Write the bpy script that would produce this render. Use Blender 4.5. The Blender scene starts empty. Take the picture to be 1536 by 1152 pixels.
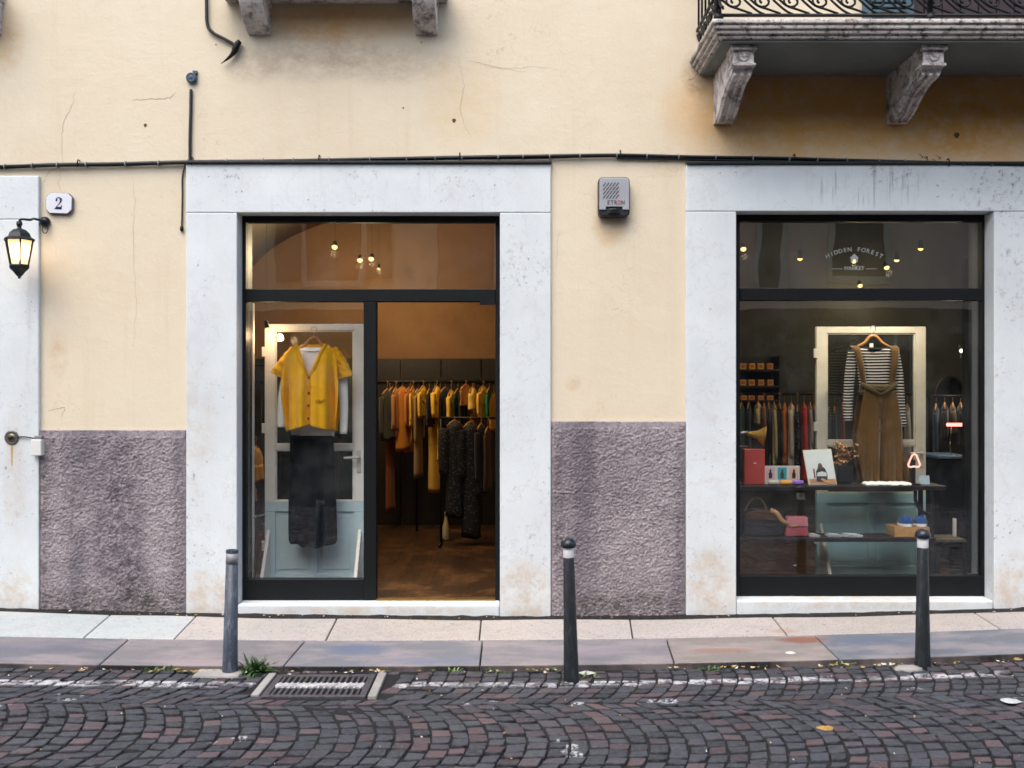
import bpy, bmesh, math, random
from mathutils import Vector, Matrix, noise
R = math.radians
PI = math.pi
random.seed(7)
SC = bpy.context.scene
COL = SC.collection

# ------------------------------------------------------------------ camera model (photo is 1536 x 1152)
D, F, H = 6.6, 1485.0, 1.535
def PX(px, d=D): return (px - 768) / F * d
def PZ(py, d=D): return H - (py - 576) / F * d
def P(px, py, d=D): return Vector((PX(px, d), d - D, PZ(py, d)))

def lin(h):
    h = h.lstrip('#')
    o = []
    for k in (0, 2, 4):
        c = int(h[k:k+2], 16) / 255
        o.append(c / 12.92 if c <= 0.04045 else ((c + 0.055) / 1.055) ** 2.4)
    return o
def rise(x):
    x = min(abs(x), 4.0)
    return 0.055 * (x / 3.4) ** 2
def walk_z(x, y): return rise(x) - 0.05 * abs(min(y, 0))
def road_z(x): return rise(x) - 0.076
def kerb_y(x): return -1.02 + 0.028 * x
def row_y(x): return -0.55 + 0.025 * x

# ------------------------------------------------------------------ node helper
class G:
    def __init__(s, name):
        s.m = bpy.data.materials.new(name); s.m.use_nodes = True
        s.t = s.m.node_tree; s.t.nodes.clear()
        s.out = s.t.nodes.new('ShaderNodeOutputMaterial')
    def n(s, typ, ins=None, **kw):
        nd = s.t.nodes.new(typ)
        for k, v in kw.items(): setattr(nd, k, v)
        for k, v in (ins or {}).items(): s.put(nd.inputs[k], v)
        return nd
    def put(s, sock, v):
        if isinstance(v, bpy.types.NodeSocket): s.t.links.new(v, sock)
        elif isinstance(v, bpy.types.Node): s.t.links.new(v.outputs[0], sock)
        else:
            if hasattr(sock.default_value, '__len__') and len(sock.default_value) == 4 and len(v) == 3: v = (*v, 1)
            sock.default_value = v
    def math(s, op, a, b=None, c=None, clamp=False):
        nd = s.t.nodes.new('ShaderNodeMath'); nd.operation = op; nd.use_clamp = clamp
        for i, v in enumerate((a, b, c)):
            if v is not None: s.put(nd.inputs[i], v)
        return nd.outputs[0]
    def mix(s, f, a, b, blend='MIX'):
        nd = s.t.nodes.new('ShaderNodeMix'); nd.data_type = 'RGBA'; nd.blend_type = blend
        s.put(nd.inputs[0], f); s.put(nd.inputs[6], a); s.put(nd.inputs[7], b)
        return nd.outputs[2]
    def noise(s, scale, detail=4, rough=.55, vec=None, out='Fac'):
        nd = s.n('ShaderNodeTexNoise', {'Scale': scale, 'Detail': detail, 'Roughness': rough})
        s.put(nd.inputs['Vector'], vec if vec is not None else s.co())
        return nd.outputs[out]
    def co(s):
        if not hasattr(s, '_co'): s._co = s.n('ShaderNodeNewGeometry').outputs['Position']
        return s._co
    def oco(s):
        if not hasattr(s, '_oco'): s._oco = s.n('ShaderNodeTexCoord').outputs['Object']
        return s._oco
    def ramp(s, f, lo, hi):
        nd = s.n('ShaderNodeMapRange', {'From Min': lo, 'From Max': hi}); nd.clamp = True
        s.put(nd.inputs['Value'], f); return nd.outputs[0]
    def bump(s, h, strength, dist=.01, prev=None):
        nd = s.n('ShaderNodeBump', {'Strength': strength, 'Distance': dist, 'Height': h})
        if prev is not None: s.put(nd.inputs['Normal'], prev)
        return nd.outputs[0]
    def bsdf(s, col, rough=.6, metal=0, normal=None, spec=.5, **kw):
        b = s.n('ShaderNodeBsdfPrincipled', {'Base Color': col, 'Roughness': rough, 'Metallic': metal, 'Specular IOR Level': spec})
        for k, v in kw.items(): s.put(b.inputs[k.replace('_', ' ')], v)
        if normal is not None: s.put(b.inputs['Normal'], normal)
        s.t.links.new(b.outputs[0], s.out.inputs['Surface'])
        return s.m

_cache = {}
def mat(name, col, rough=.65, var=.25, scale=9, bump=.15, bscale=60, metal=0, col2=None, spec=.4, sheen=0, bd=.004):
    key = (name, tuple(col), rough)
    if key in _cache: return _cache[key]
    g = G(name)
    v = g.oco()
    n1 = g.noise(scale, 5, .6, v)
    c2 = col2 if col2 is not None else [c * (1 - var) for c in col]
    c = g.mix(g.ramp(n1, .3, .72), col, c2)
    nb = g.noise(bscale, 4, .6, v)
    r = g.math('ADD', g.math('MULTIPLY', nb, .25), rough - .12, clamp=True)
    kw = {}
    if sheen: kw = {'Sheen_Weight': sheen}
    m = g.bsdf(c, r, metal, g.bump(nb, bump, bd) if bump else None, spec, **kw)
    _cache[key] = m
    return m
def cloth(name, col, var=.35, fold=True):
    key = ('cloth', name, tuple(col))
    if key in _cache: return _cache[key]
    g = G(name)
    v = g.oco()
    c = g.mix(g.ramp(g.noise(14, 4, .6, v), .3, .75), col, [x * (1 - var * .5) for x in col])
    weave = g.n('ShaderNodeTexNoise', {'Scale': 420, 'Detail': 2, 'Vector': v}).outputs[0]
    wr = g.noise(18, 3, .6, v)
    h = g.math('ADD', g.math('MULTIPLY', weave, .25), wr)
    m = g.bsdf(c, .9, 0, g.bump(h, .45, .006), .15, Sheen_Weight=.25)
    _cache[key] = m
    return m
def emit(name, col, strength):
    key = ('emit', name, tuple(col), strength)
    if key in _cache: return _cache[key]
    g = G(name)
    e = g.n('ShaderNodeEmission', {'Color': col, 'Strength': strength})
    g.t.links.new(e.outputs[0], g.out.inputs['Surface'])
    _cache[key] = g.m
    return g.m
def glass(name, tint=(.93, .96, .95), refl=.045, dirt=.0):
    g = G(name)
    lw = g.n('ShaderNodeLayerWeight', {'Blend': .5}).outputs['Facing']
    fac = g.math('ADD', refl, g.math('MULTIPLY', .9, g.math('POWER', lw, 5.0)), clamp=True)
    tr = g.n('ShaderNodeBsdfTransparent', {'Color': tint})
    wav = g.bump(g.noise(1.3, 2, .5), .04, .05)
    gl = g.n('ShaderNodeBsdfGlossy', {'Roughness': .0, 'Normal': wav, 'Color': (1, 1, 1)})
    mx = g.n('ShaderNodeMixShader', {0: fac, 1: tr, 2: gl})
    last = mx
    if dirt:
        df = g.n('ShaderNodeBsdfDiffuse', {'Color': (.5, .52, .52)})
        k = g.math('MULTIPLY', g.ramp(g.noise(3, 6, .7), .45, .8), dirt)
        last = g.n('ShaderNodeMixShader', {0: k, 1: mx, 2: df})
    g.t.links.new(last.outputs[0], g.out.inputs['Surface'])
    return g.m

# ------------------------------------------------------------------ mesh helpers (everything in world coordinates)
def BM(): return bmesh.new()
def box(bm, x0, x1, y0, y1, z0, z1, mi=0):
    vs = [bm.verts.new(p) for p in ((x0,y0,z0),(x1,y0,z0),(x1,y1,z0),(x0,y1,z0),(x0,y0,z1),(x1,y0,z1),(x1,y1,z1),(x0,y1,z1))]
    fs = []
    for q in ((0,3,2,1),(4,5,6,7),(0,1,5,4),(1,2,6,5),(2,3,7,6),(3,0,4,7)):
        f = bm.faces.new([vs[i] for i in q]); f.material_index = mi; fs.append(f)
    return vs
def obox(bm, c, sx, sy, sz, rot=None, mi=0):
    vs = box(bm, -sx/2, sx/2, -sy/2, sy/2, -sz/2, sz/2, mi)
    M = Matrix.Translation(c) @ (rot.to_4x4() if rot is not None else Matrix())
    for v in vs: v.co = M @ v.co
    return vs
def prism(bm, pts, y0, y1, mi=0):
    """polygon in x,z extruded along y"""
    a = [bm.verts.new((x, y0, z)) for x, z in pts]; b = [bm.verts.new((x, y1, z)) for x, z in pts]
    n = len(pts)
    fs = [bm.faces.new(a), bm.faces.new(b[::-1])]
    for i in range(n): fs.append(bm.faces.new((a[i], b[i], b[(i+1) % n], a[(i+1) % n])))
    for f in fs: f.material_index = mi
    return a + b
def prism_x(bm, pts, x0, x1, mi=0):
    """polygon in y,z extruded along x"""
    a = [bm.verts.new((x0, y, z)) for y, z in pts]; b = [bm.verts.new((x1, y, z)) for y, z in pts]
    n = len(pts)
    fs = [bm.faces.new(a), bm.faces.new(b[::-1])]
    for i in range(n): fs.append(bm.faces.new((a[i], b[i], b[(i+1) % n], a[(i+1) % n])))
    for f in fs: f.material_index = mi
    return a + b
def tube(bm, pts, r, n=8, cap=True, mi=0, flat=1.0):
    pts = [Vector(p) for p in pts]
    rs = r if hasattr(r, '__len__') else [r] * len(pts)
    rings = []
    up = None
    for i, p in enumerate(pts):
        t = (pts[min(i+1, len(pts)-1)] - pts[max(i-1, 0)])
        if t.length < 1e-9: t = Vector((0, 0, 1))
        t.normalize()
        if up is None: up = Vector((0, 1, 0)) if abs(t.y) < .9 else Vector((1, 0, 0))
        a = t.cross(up)
        if a.length < 1e-6: a = t.cross(Vector((1, 0, 0.01)))
        a.normalize(); b = a.cross(t).normalized(); up = b
        rings.append([bm.verts.new(p + (a * math.cos(2*PI*k/n) + b * math.sin(2*PI*k/n) * flat) * rs[i]) for k in range(n)])
    for i in range(len(rings)-1):
        for k in range(n):
            f = bm.faces.new((rings[i][k], rings[i][(k+1) % n], rings[i+1][(k+1) % n], rings[i+1][k])); f.material_index = mi
    if cap and n > 2:
        bm.faces.new(rings[0][::-1]).material_index = mi; bm.faces.new(rings[-1]).material_index = mi
def lathe(bm, prof, c, n=20, axis='Z', mi=0, sq=(1, 1), rot=0):
    """profile of (radius, height) about an axis through c"""
    rings = []
    for r, h in prof:
        ring = []
        for k in range(n):
            a = 2*PI*k/n + rot
            u, v = r * math.cos(a) * sq[0], r * math.sin(a) * sq[1]
            p = (u, v, h) if axis == 'Z' else ((u, -h, v) if axis == 'Y' else (h, u, v))
            ring.append(bm.verts.new(Vector(c) + Vector(p)))
        rings.append(ring)
    for i in range(len(rings)-1):
        for k in range(n):
            bm.faces.new((rings[i][k], rings[i][(k+1) % n], rings[i+1][(k+1) % n], rings[i+1][k])).material_index = mi
    bm.faces.new(rings[0][::-1]).material_index = mi; bm.faces.new(rings[-1]).material_index = mi
def smooth_path(pts, n=6):
    pts = [Vector(p) for p in pts]; out = []
    for i in range(len(pts)-1):
        p0, p1, p2, p3 = pts[max(i-1, 0)], pts[i], pts[i+1], pts[min(i+2, len(pts)-1)]
        for k in range(n):
            t = k / n
            out.append(.5 * ((2*p1) + (p2-p0)*t + (2*p0-5*p1+4*p2-p3)*t*t + (3*p1-p0-3*p2+p3)*t**3))
    out.append(pts[-1]); return out

def wloc(o):
    v = Vector((0, 0, 0))
    while o is not None: v += o.location; o = o.parent
    return v
def obj(name, bm, m, parent=None, smooth=False, bevel=0, seg=2, solid=0, sub=0, loc=None, recalc=True):
    if recalc: bmesh.ops.recalc_face_normals(bm, faces=bm.faces)
    me = bpy.data.meshes.new(name)
    o = bpy.data.objects.new(name, me); COL.objects.link(o)
    base = Vector((0, 0, 0))
    if parent is not None:
        o.parent = parent; base = wloc(parent)
    elif loc is not None:
        o.location = loc; base = Vector(loc)
    bm.transform(Matrix.Translation(-base))
    bm.to_mesh(me); bm.free()
    for x in (m if isinstance(m, (list, tuple)) else [m]): me.materials.append(x)
    if smooth:
        for p in me.polygons: p.use_smooth = True
    if solid:
        md = o.modifiers.new('thickness', 'SOLIDIFY'); md.thickness = solid; md.offset = 0
    if bevel:
        md = o.modifiers.new('edge', 'BEVEL'); md.width = bevel; md.segments = seg; md.limit_method = 'ANGLE'; md.angle_limit = R(35)
        md.harden_normals = False
    if sub:
        md = o.modifiers.new('sub', 'SUBSURF'); md.levels = sub; md.render_levels = sub
    return o
def thing(name, label, cat, loc=(0, 0, 0), group=None):
    o = bpy.data.objects.new(name, None); COL.objects.link(o); o.empty_display_size = .1
    o.location = loc
    return tag(o, label, cat, group)
def tag(o, label, cat, group=None):
    o['label'] = label; o['category'] = cat
    if group: o['group'] = group
    return o
def struct(o): o['kind'] = 'structure'; return o
def copy_tree(o, parent=None):
    c = o.copy(); COL.objects.link(c); c.parent = parent
    for ch in list(o.children): copy_tree(ch, c)
    return c
def text_mesh(s, size, font_bold=0, depth=.0008):
    cu = bpy.data.curves.new('lettering', 'FONT'); cu.body = s; cu.size = size; cu.align_x = 'CENTER'; cu.align_y = 'CENTER'
    cu.extrude = depth; cu.offset = font_bold; cu.resolution_u = 3
    t = bpy.data.objects.new('lettering', cu); COL.objects.link(t)
    dg = bpy.context.evaluated_depsgraph_get(); dg.update()
    me = bpy.data.meshes.new_from_object(t.evaluated_get(dg))
    bpy.data.objects.remove(t); bpy.data.curves.remove(cu)
    return me
def add_text(bm, s, size, c, tilt=0, bold=0, depth=.0008, mi=0, squash=1):
    """upright lettering in the x,z plane facing -y, centred on c"""
    me = text_mesh(s, size, bold, depth)
    n0 = len(bm.faces)
    M = Matrix.Translation(c) @ Matrix.Rotation(tilt, 4, 'Y') @ Matrix.Scale(squash, 4, (1, 0, 0)) @ Matrix.Rotation(R(90), 4, 'X')
    me.transform(M); bm.from_mesh(me); bm.faces.ensure_lookup_table()
    for f in bm.faces[n0:]: f.material_index = mi
    bpy.data.meshes.remove(me)

# ------------------------------------------------------------------ special materials
def m_plaster():
    g = G('ochre_plaster')
    co = g.co()
    big = g.noise(.55, 5, .6); mid = g.noise(2.6, 6, .65); fine = g.noise(38, 5, .7)
    c = g.mix(g.ramp(big, .35, .68), lin('dcd1bb'), lin('d6c8b0'))
    c = g.mix(g.math('MULTIPLY', g.ramp(mid, .5, .8), .45), c, lin('e0d8c5'))
    # vertical weathering runs
    mp = g.n('ShaderNodeMapping', {'Vector': co, 'Scale': (5.0, 1, .35)})
    runs = g.noise(1.6, 5, .65, mp.outputs[0])
    c = g.mix(g.math('MULTIPLY', g.ramp(runs, .56, .82), .38), c, lin('cdb692'))
    c = g.mix(g.math('MULTIPLY', g.ramp(g.noise(7, 6, .7), .62, .8), .3), c, lin('d2b88f'))
    sep = g.n('ShaderNodeSeparateXYZ', {0: co})
    stn = g.noise(8, 7, .75, g.n('ShaderNodeMapping', {'Vector': co, 'Scale': (.9, 1, 1.3)}).outputs[0])
    def stain_or_shade(px, py, rx, ry, col, k, lo=.35, hi=.65):
        nonlocal c
        dx = g.math('DIVIDE', g.math('SUBTRACT', sep.outputs[0], PX(px)), rx / 225)
        dz = g.math('DIVIDE', g.math('SUBTRACT', sep.outputs[2], PZ(py)), ry / 225)
        d = g.math('ADD', g.math('MULTIPLY', dx, dx), g.math('MULTIPLY', dz, dz))
        mk = g.ramp(d, 1.0, .1)
        c = g.mix(g.math('MULTIPLY', g.math('MULTIPLY', mk, g.ramp(stn, lo, hi)), k), c, col)
    stain_or_shade(470, 75, 110, 55, lin('9f8a80'), .6)
    stain_or_shade(380, 100, 50, 30, lin('a89280'), .6)
    stain_or_shade(580, 95, 110, 35, lin('a8917c'), .6)
    stain_or_shade(690, 150, 70, 90, lin('d9bb8c'), .5)
    stain_or_shade(915, 342, 30, 32, lin('bd8d52'), .6, .2, .65)  # orange brown patch below the alarm box
    stain_or_shade(1440, 190, 70, 50, lin('5a4428'), .8, .45, .7)
    stain_or_shade(1190, 165, 210, 110, lin('dba554'), .9, .1, .55)  # the balcony's warm shade painted into the plaster colour as ochre
    stain_or_shade(1450, 165, 230, 120, lin('d89f4e'), .9, .1, .55)  # same painted shade, further right under the balcony
    stain_or_shade(1045, 110, 26, 40, lin('7a6a55'), .7)
    stain_or_shade(88, 530, 18, 40, lin('c0a078'), .5)
    stain_or_shade(860, 575, 14, 14, lin('b89468'), .5)
    stain_or_shade(10, 60, 30, 60, lin('d0a05c'), .6)
    stain_or_shade(505, 30, 140, 40, lin('d3a058'), .7, .2, .6)
    vo = g.n('ShaderNodeTexVoronoi', {'Scale': 1.3, 'Vector': g.n('ShaderNodeVectorMath', {0: co, 1: g.noise(3, 4, .6, None, 'Color')}, operation='ADD').outputs[0]}, feature='DISTANCE_TO_EDGE').outputs['Distance']
    c = g.mix(g.math('MULTIPLY', g.math('MULTIPLY', g.ramp(vo, .006, .001), g.ramp(g.noise(.9, 3, .6), .5, .62)), .35), c, lin('a98a5e'))
    c = g.mix(g.math('MULTIPLY', g.ramp(g.noise(23, 6, .8), .60, .70), .22), c, lin('b99a6c'))
    h = g.math('ADD', g.math('MULTIPLY', fine, .35), g.math('ADD', mid, g.math('MULTIPLY', g.noise(11, 4, .6), .5)))
    return g.bsdf(c, .92, 0, g.bump(h, .28, .02), .2)
def m_stone(name='white_stone', a='d8dfe2', b='cad0d4', specks=.9):
    g = G(name)
    co = g.co()
    c = g.mix(g.ramp(g.noise(1.7, 6, .6), .35, .7), lin(a), lin(b))
    c = g.mix(g.math('MULTIPLY', g.ramp(g.noise(4.2, 6, .7), .55, .8), .45), c, lin('c6bfbc'))
    mp = g.n('ShaderNodeMapping', {'Vector': co, 'Scale': (9, 9, .8)})
    c = g.mix(g.math('MULTIPLY', g.ramp(g.noise(1.5, 5, .7, mp.outputs[0]), .6, .85), .35), c, lin('a8a2a4'))
    clus = g.ramp(g.noise(2.6, 4, .6), .47, .62)
    sp = g.ramp(g.noise(30, 6, .8), .60, .655)
    c = g.mix(g.math('MULTIPLY', g.math('MULTIPLY', sp, clus), specks), c, lin('4a4548'))
    if name == 'white_stone':
        sep = g.n('ShaderNodeSeparateXYZ', {0: co})
        gr = g.noise(26, 7, .8); streak = g.noise(3, 6, .75, g.n('ShaderNodeMapping', {'Vector': co, 'Scale': (11, 1, .5)}).outputs[0])
        for (px, py, rx, ry, kk, tx) in ((1500, 290, 70, 60, .9, 0), (1330, 262, 60, 18, .8, 0), (1290, 280, 120, 40, .75, 1), (1120, 258, 30, 14, .7, 0), (790, 400, 40, 50, .75, 0), (548, 262, 25, 16, .7, 0), (690, 275, 30, 20, .6, 0), (345, 260, 25, 25, .6, 0), (1515, 420, 25, 90, .6, 0), (1052, 860, 40, 60, .5, 0), (790, 840, 40, 70, .5, 0), (318, 860, 40, 60, .35, 0), (630, 285, 60, 30, .35, 1)):
            dx = g.math('DIVIDE', g.math('SUBTRACT', sep.outputs[0], PX(px)), rx / 225); dz = g.math('DIVIDE', g.math('SUBTRACT', sep.outputs[2], PZ(py)), ry / 225)
            mk = g.ramp(g.math('ADD', g.math('MULTIPLY', dx, dx), g.math('MULTIPLY', dz, dz)), 1.0, .2)
            c = g.mix(g.math('MULTIPLY', g.math('MULTIPLY', mk, g.ramp(streak if tx else gr, .54, .66)), kk), c, lin('8a7f86') if tx else lin('4c464a'))
    if name == 'white_stone':
        dn = g.noise(9, 6, .75)
        for (px, py, rx, ry, kk) in ((315, 895, 48, 46, .8), (788, 890, 45, 60, .8), (1066, 880, 44, 70, .8), (25, 895, 40, 50, .8), (1520, 880, 40, 60, .7), (560, 915, 190, 8, .7), (1290, 905, 190, 10, .7), (300, 640, 30, 120, .35), (25, 720, 20, 120, .4)):
            dx = g.math('DIVIDE', g.math('SUBTRACT', sep.outputs[0], PX(px)), rx / 225); dz = g.math('DIVIDE', g.math('SUBTRACT', sep.outputs[2], PZ(py)), ry / 225)
            mk = g.ramp(g.math('ADD', g.math('MULTIPLY', dx, dx), g.math('MULTIPLY', dz, dz)), 1.1, .2)
            c = g.mix(g.math('MULTIPLY', g.math('MULTIPLY', mk, g.ramp(dn, .38, .62)), kk), c, lin('c2b09c'))
        vn_ = g.math('ABSOLUTE', g.math('SUBTRACT', g.noise(2.3, 5, .6), .5))
        c = g.mix(g.math('MULTIPLY', g.ramp(vn_, .012, .002), .16), c, lin('a9a5a4'))
    sp2 = g.ramp(g.noise(95, 3, .6), .70, .74)
    c = g.mix(g.math('MULTIPLY', sp2, .5), c, lin('77706e'))
    h = g.math('ADD', g.noise(30, 5, .7), g.math('MULTIPLY', sp, -.5))
    return g.bsdf(c, .75, 0, g.bump(h, .22, .01), .3)
def m_mossy():
    g = G('mossy_stone')
    c = g.mix(g.ramp(g.noise(6, 6, .7), .35, .65), lin('dcd6d2'), lin('b8b0aa'))
    k = g.ramp(g.noise(19, 7, .8), .51, .60)
    c = g.mix(g.math('MULTIPLY', k, .82), c, lin('26241f'))
    c = g.mix(g.math('MULTIPLY', g.ramp(g.noise(31, 4, .7), .62, .68), .6), c, lin('54552f'))
    return g.bsdf(c, .9, 0, g.bump(g.noise(60, 5, .7), .5, .01), .2)
def m_plinth():
    g = G('rough_cast_render')
    at = g.n('ShaderNodeAttribute', attribute_name='pit').outputs['Fac']
    c = g.mix(g.ramp(g.noise(1.4, 5, .6), .35, .68), lin('aaa1a5'), lin('968d92'))
    c = g.mix(g.math('MULTIPLY', g.ramp(g.noise(22, 5, .7), .5, .75), .5), c, lin('b3a9a8'))
    c = g.mix(g.math('MULTIPLY', g.ramp(g.noise(60, 4, .75), .5, .64), .65), c, lin('5d5660'))
    band = g.ramp(g.noise(1.1, 3, .5, g.n('ShaderNodeMapping', {'Vector': g.co(), 'Scale': (3, 1, .15)}).outputs[0]), .52, .66)
    c = g.mix(g.math('MULTIPLY', band, .5), c, lin('5f5a64'))
    sep = g.n('ShaderNodeSeparateXYZ', {0: g.co()}); gr = g.noise(17, 6, .8)
    for (px, py, rx, ry, kk, col) in ((180, 790, 42, 190, .8, '57505a'), (62, 780, 16, 170, .8, '4a464c'), (205, 880, 30, 50, .7, '4c484c'), (110, 900, 70, 22, .7, '4a4640'), (240, 900, 60, 20, .7, '4a4640'), (930, 905, 110, 18, .75, '4a4640'), (900, 700, 60, 70, .5, '6a6268'), (960, 820, 60, 60, .45, 'b8aeb0'), (110, 760, 40, 70, .5, 'bcb0b2'), (245, 790, 28, 90, .5, 'bcb2b4'), (838, 760, 12, 140, .6, '57525a'), (1020, 780, 10, 140, .5, '57525a')):
        dx = g.math('DIVIDE', g.math('SUBTRACT', sep.outputs[0], PX(px)), rx / 225); dz = g.math('DIVIDE', g.math('SUBTRACT', sep.outputs[2], PZ(py)), ry / 225)
        mk = g.ramp(g.math('ADD', g.math('MULTIPLY', dx, dx), g.math('MULTIPLY', dz, dz)), 1.2, .2)
        c = g.mix(g.math('MULTIPLY', g.math('MULTIPLY', mk, g.ramp(gr, .42, .6)), kk), c, lin(col))
    h = g.math('ADD', g.noise(75, 5, .7), g.math('MULTIPLY', g.noise(160, 3, .6), .5))
    return g.bsdf(c, .95, 0, g.bump(h, .7, .012), .15)
def m_sett():
    g = G('porphyry_setts')
    at = g.n('ShaderNodeAttribute', attribute_name='tone')
    c = at.outputs['Color']
    c = g.mix(g.math('MULTIPLY', g.ramp(g.noise(40, 5, .7), .4, .75), .4), c, lin('626872'))
    c = g.mix(g.math('MULTIPLY', g.ramp(g.noise(120, 3, .7), .6, .72), .5), c, lin('2c2a31'))
    sep = g.n('ShaderNodeSeparateXYZ', {0: g.co()})
    # worn white road line parallel to the kerb
    ln = g.math('ADD', sep.outputs[1], g.math('MULTIPLY', sep.outputs[0], -.028))
    w = g.noise(3, 3, .6)
    d = g.math('ABSOLUTE', g.math('ADD', g.math('ADD', ln, 1.285), g.math('MULTIPLY', g.math('SUBTRACT', w, .5), .05)))
    mk = g.ramp(d, .05, .036)
    wear = g.math('MULTIPLY', g.ramp(g.noise(15, 6, .8), .43, .55), g.ramp(g.noise(2.2, 3, .6), .36, .5))
    c = g.mix(g.math('MULTIPLY', g.math('MULTIPLY', mk, wear), .78), c, lin('c9c9ce'))
    # droppings and chips of mortar
    bl = g.math('MULTIPLY', g.ramp(g.noise(5.3, 2, .4), .72, .75), g.ramp(g.noise(60, 4, .7), .45, .55))
    c = g.mix(g.math('MULTIPLY', bl, .8), c, lin('b8bac0'))
    r = g.math('ADD', .56, g.math('MULTIPLY', g.noise(25, 4, .6), .3))
    h = g.math('ADD', g.noise(55, 4, .65), g.math('MULTIPLY', g.noise(16, 3, .5), .8))
    return g.bsdf(c, r, 0, g.bump(h, .5, .008), .3)
def m_slab():
    g = G('pavement_slabs')
    at = g.n('ShaderNodeAttribute', attribute_name='tone')
    c = at.outputs['Color']; k = at.outputs['Alpha']
    n1 = g.noise(1.9, 4, .6, g.n('ShaderNodeMapping', {'Vector': g.co(), 'Scale': (1, 2.4, 1), 'Rotation': (0, 0, .5)}).outputs[0])
    c = g.mix(g.math('MULTIPLY', g.ramp(n1, .45, .6), .45), c, g.mix(.55, c, lin('c4b2b0')))
    c = g.mix(g.math('MULTIPLY', g.ramp(g.noise(7, 5, .7), .5, .75), .35), c, g.mix(.6, c, lin('6a6670')))
    sp = g.ramp(g.noise(75, 4, .75), .54, .62)
    c = g.mix(g.math('MULTIPLY', sp, g.math('MULTIPLY', k, .75)), c, lin('86757a'))
    c = g.mix(g.math('MULTIPLY', g.ramp(g.noise(33, 4, .75), .64, .68), .7), c, lin('5a5256'))
    c = g.mix(g.math('MULTIPLY', g.ramp(g.noise(210, 2, .5), .6, .66), .35), c, lin('57525a'))
    gum = g.n('ShaderNodeTexVoronoi', {'Scale': 5.5, 'Vector': g.co(), 'Randomness': 1.0}).outputs['Distance']
    c = g.mix(g.math('MULTIPLY', g.ramp(gum, .085, .06), .45), c, lin('55525a'))
    c = g.mix(g.math('MULTIPLY', g.ramp(g.noise(20, 7, .8), .56, .68), .45), c, lin('6e686c'))
    sep = g.n('ShaderNodeSeparateXYZ', {0: g.co()})
    for (px, py, rx, ry, col, kk) in ((1205, 962, .17, .075, '7c4a38', .8), (1085, 974, .22, .05, '8a6450', .55), (1175, 951, .1, .05, 'a07060', .4), (540, 972, .22, .12, '5f6a80', .8), (650, 985, .35, .05, '66708a', .6), (310, 990, .5, .05, '9a8a90', .5), (860, 975, .3, .1, '8a7f8c', .45), (60, 975, .4, .15, '5f6170', .5), (1330, 965, .4, .1, '59657a', .5)):
        d_ = F * 1.56 / (py - 576)
        dx = g.math('DIVIDE', g.math('SUBTRACT', sep.outputs[0], PX(px, d_)), rx)
        dy = g.math('DIVIDE', g.math('SUBTRACT', sep.outputs[1], d_ - D), ry)
        d = g.math('ADD', g.math('ADD', g.math('MULTIPLY', dx, dx), g.math('MULTIPLY', dy, dy)), g.math('MULTIPLY', g.math('SUBTRACT', g.noise(14, 5, .6), .5), .9))
        c = g.mix(g.math('MULTIPLY', g.ramp(d, 1.1, .3), kk), c, lin(col))
    r = g.math('ADD', .5, g.math('MULTIPLY', g.noise(9, 4, .6), .35))
    return g.bsdf(c, r, 0, g.bump(g.noise(60, 5, .7), .25, .008), .4)
def m_wood(name, a, b, sc=(14, 1.2, 14), rough=.4, spec=.5):
    g = G(name)
    mp = g.n('ShaderNodeMapping', {'Vector': g.oco(), 'Scale': sc})
    n = g.noise(2.2, 6, .65, mp.outputs[0])
    c = g.mix(g.ramp(n, .3, .7), a, b)
    return g.bsdf(c, g.math('ADD', rough - .1, g.math('MULTIPLY', n, .25)), 0, g.bump(n, .25, .006), spec)
def m_floor():
    g = G('floorboards')
    mp = g.n('ShaderNodeMapping', {'Vector': g.co(), 'Rotation': (0, 0, R(90))})
    br = g.n('ShaderNodeTexBrick', {'Vector': mp.outputs[0], 'Color1': (*lin('4e3420'), 1), 'Color2': (*lin('352215'), 1), 'Mortar': (*lin('2a1a10'), 1),
             'Scale': 1.0, 'Mortar Size': .003, 'Brick Width': 1.3, 'Row Height': .12, 'Bias': 0.0})
    mp2 = g.n('ShaderNodeMapping', {'Vector': g.co(), 'Scale': (16, 1.5, 1)})
    n = g.noise(2.5, 6, .65, mp2.outputs[0])
    c = g.mix(g.math('MULTIPLY', g.ramp(n, .35, .7), .5), br.outputs['Color'], lin('2c1c10'))
    c = g.mix(g.math('MULTIPLY', g.ramp(g.noise(3, 5, .7), .5, .7), .6), c, lin('8a6036'))
    return g.bsdf(c, g.math('ADD', .28, g.math('MULTIPLY', n, .25)), 0, g.bump(br.outputs['Fac'], -.3, .003), .5)
def m_striped():
    g = G('striped_jersey')
    sep = g.n('ShaderNodeSeparateXYZ', {0: g.oco()})
    z = g.math('ADD', sep.outputs[2], g.math('MULTIPLY', g.noise(9, 2, .5, g.oco()), .012))
    s = g.math('FRACT', g.math('DIVIDE', z, .0215))
    k = g.ramp(g.math('ABSOLUTE', g.math('SUBTRACT', s, .5)), .23, .17)
    c = g.mix(k, lin('14161c'), lin('cfcac2'))
    return g.bsdf(c, .9, 0, g.bump(g.noise(300, 2, .5, g.oco()), .3, .003), .15)
def m_lace(name, a, b, sc=36):
    g = G(name)
    v = g.n('ShaderNodeTexVoronoi', {'Scale': sc, 'Vector': g.oco()}, feature='F1')
    c = g.mix(g.ramp(v.outputs['Distance'], .3, .22), a, b)
    return g.bsdf(c, .85, 0, g.bump(v.outputs['Distance'], .5, .006), .2)
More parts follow.
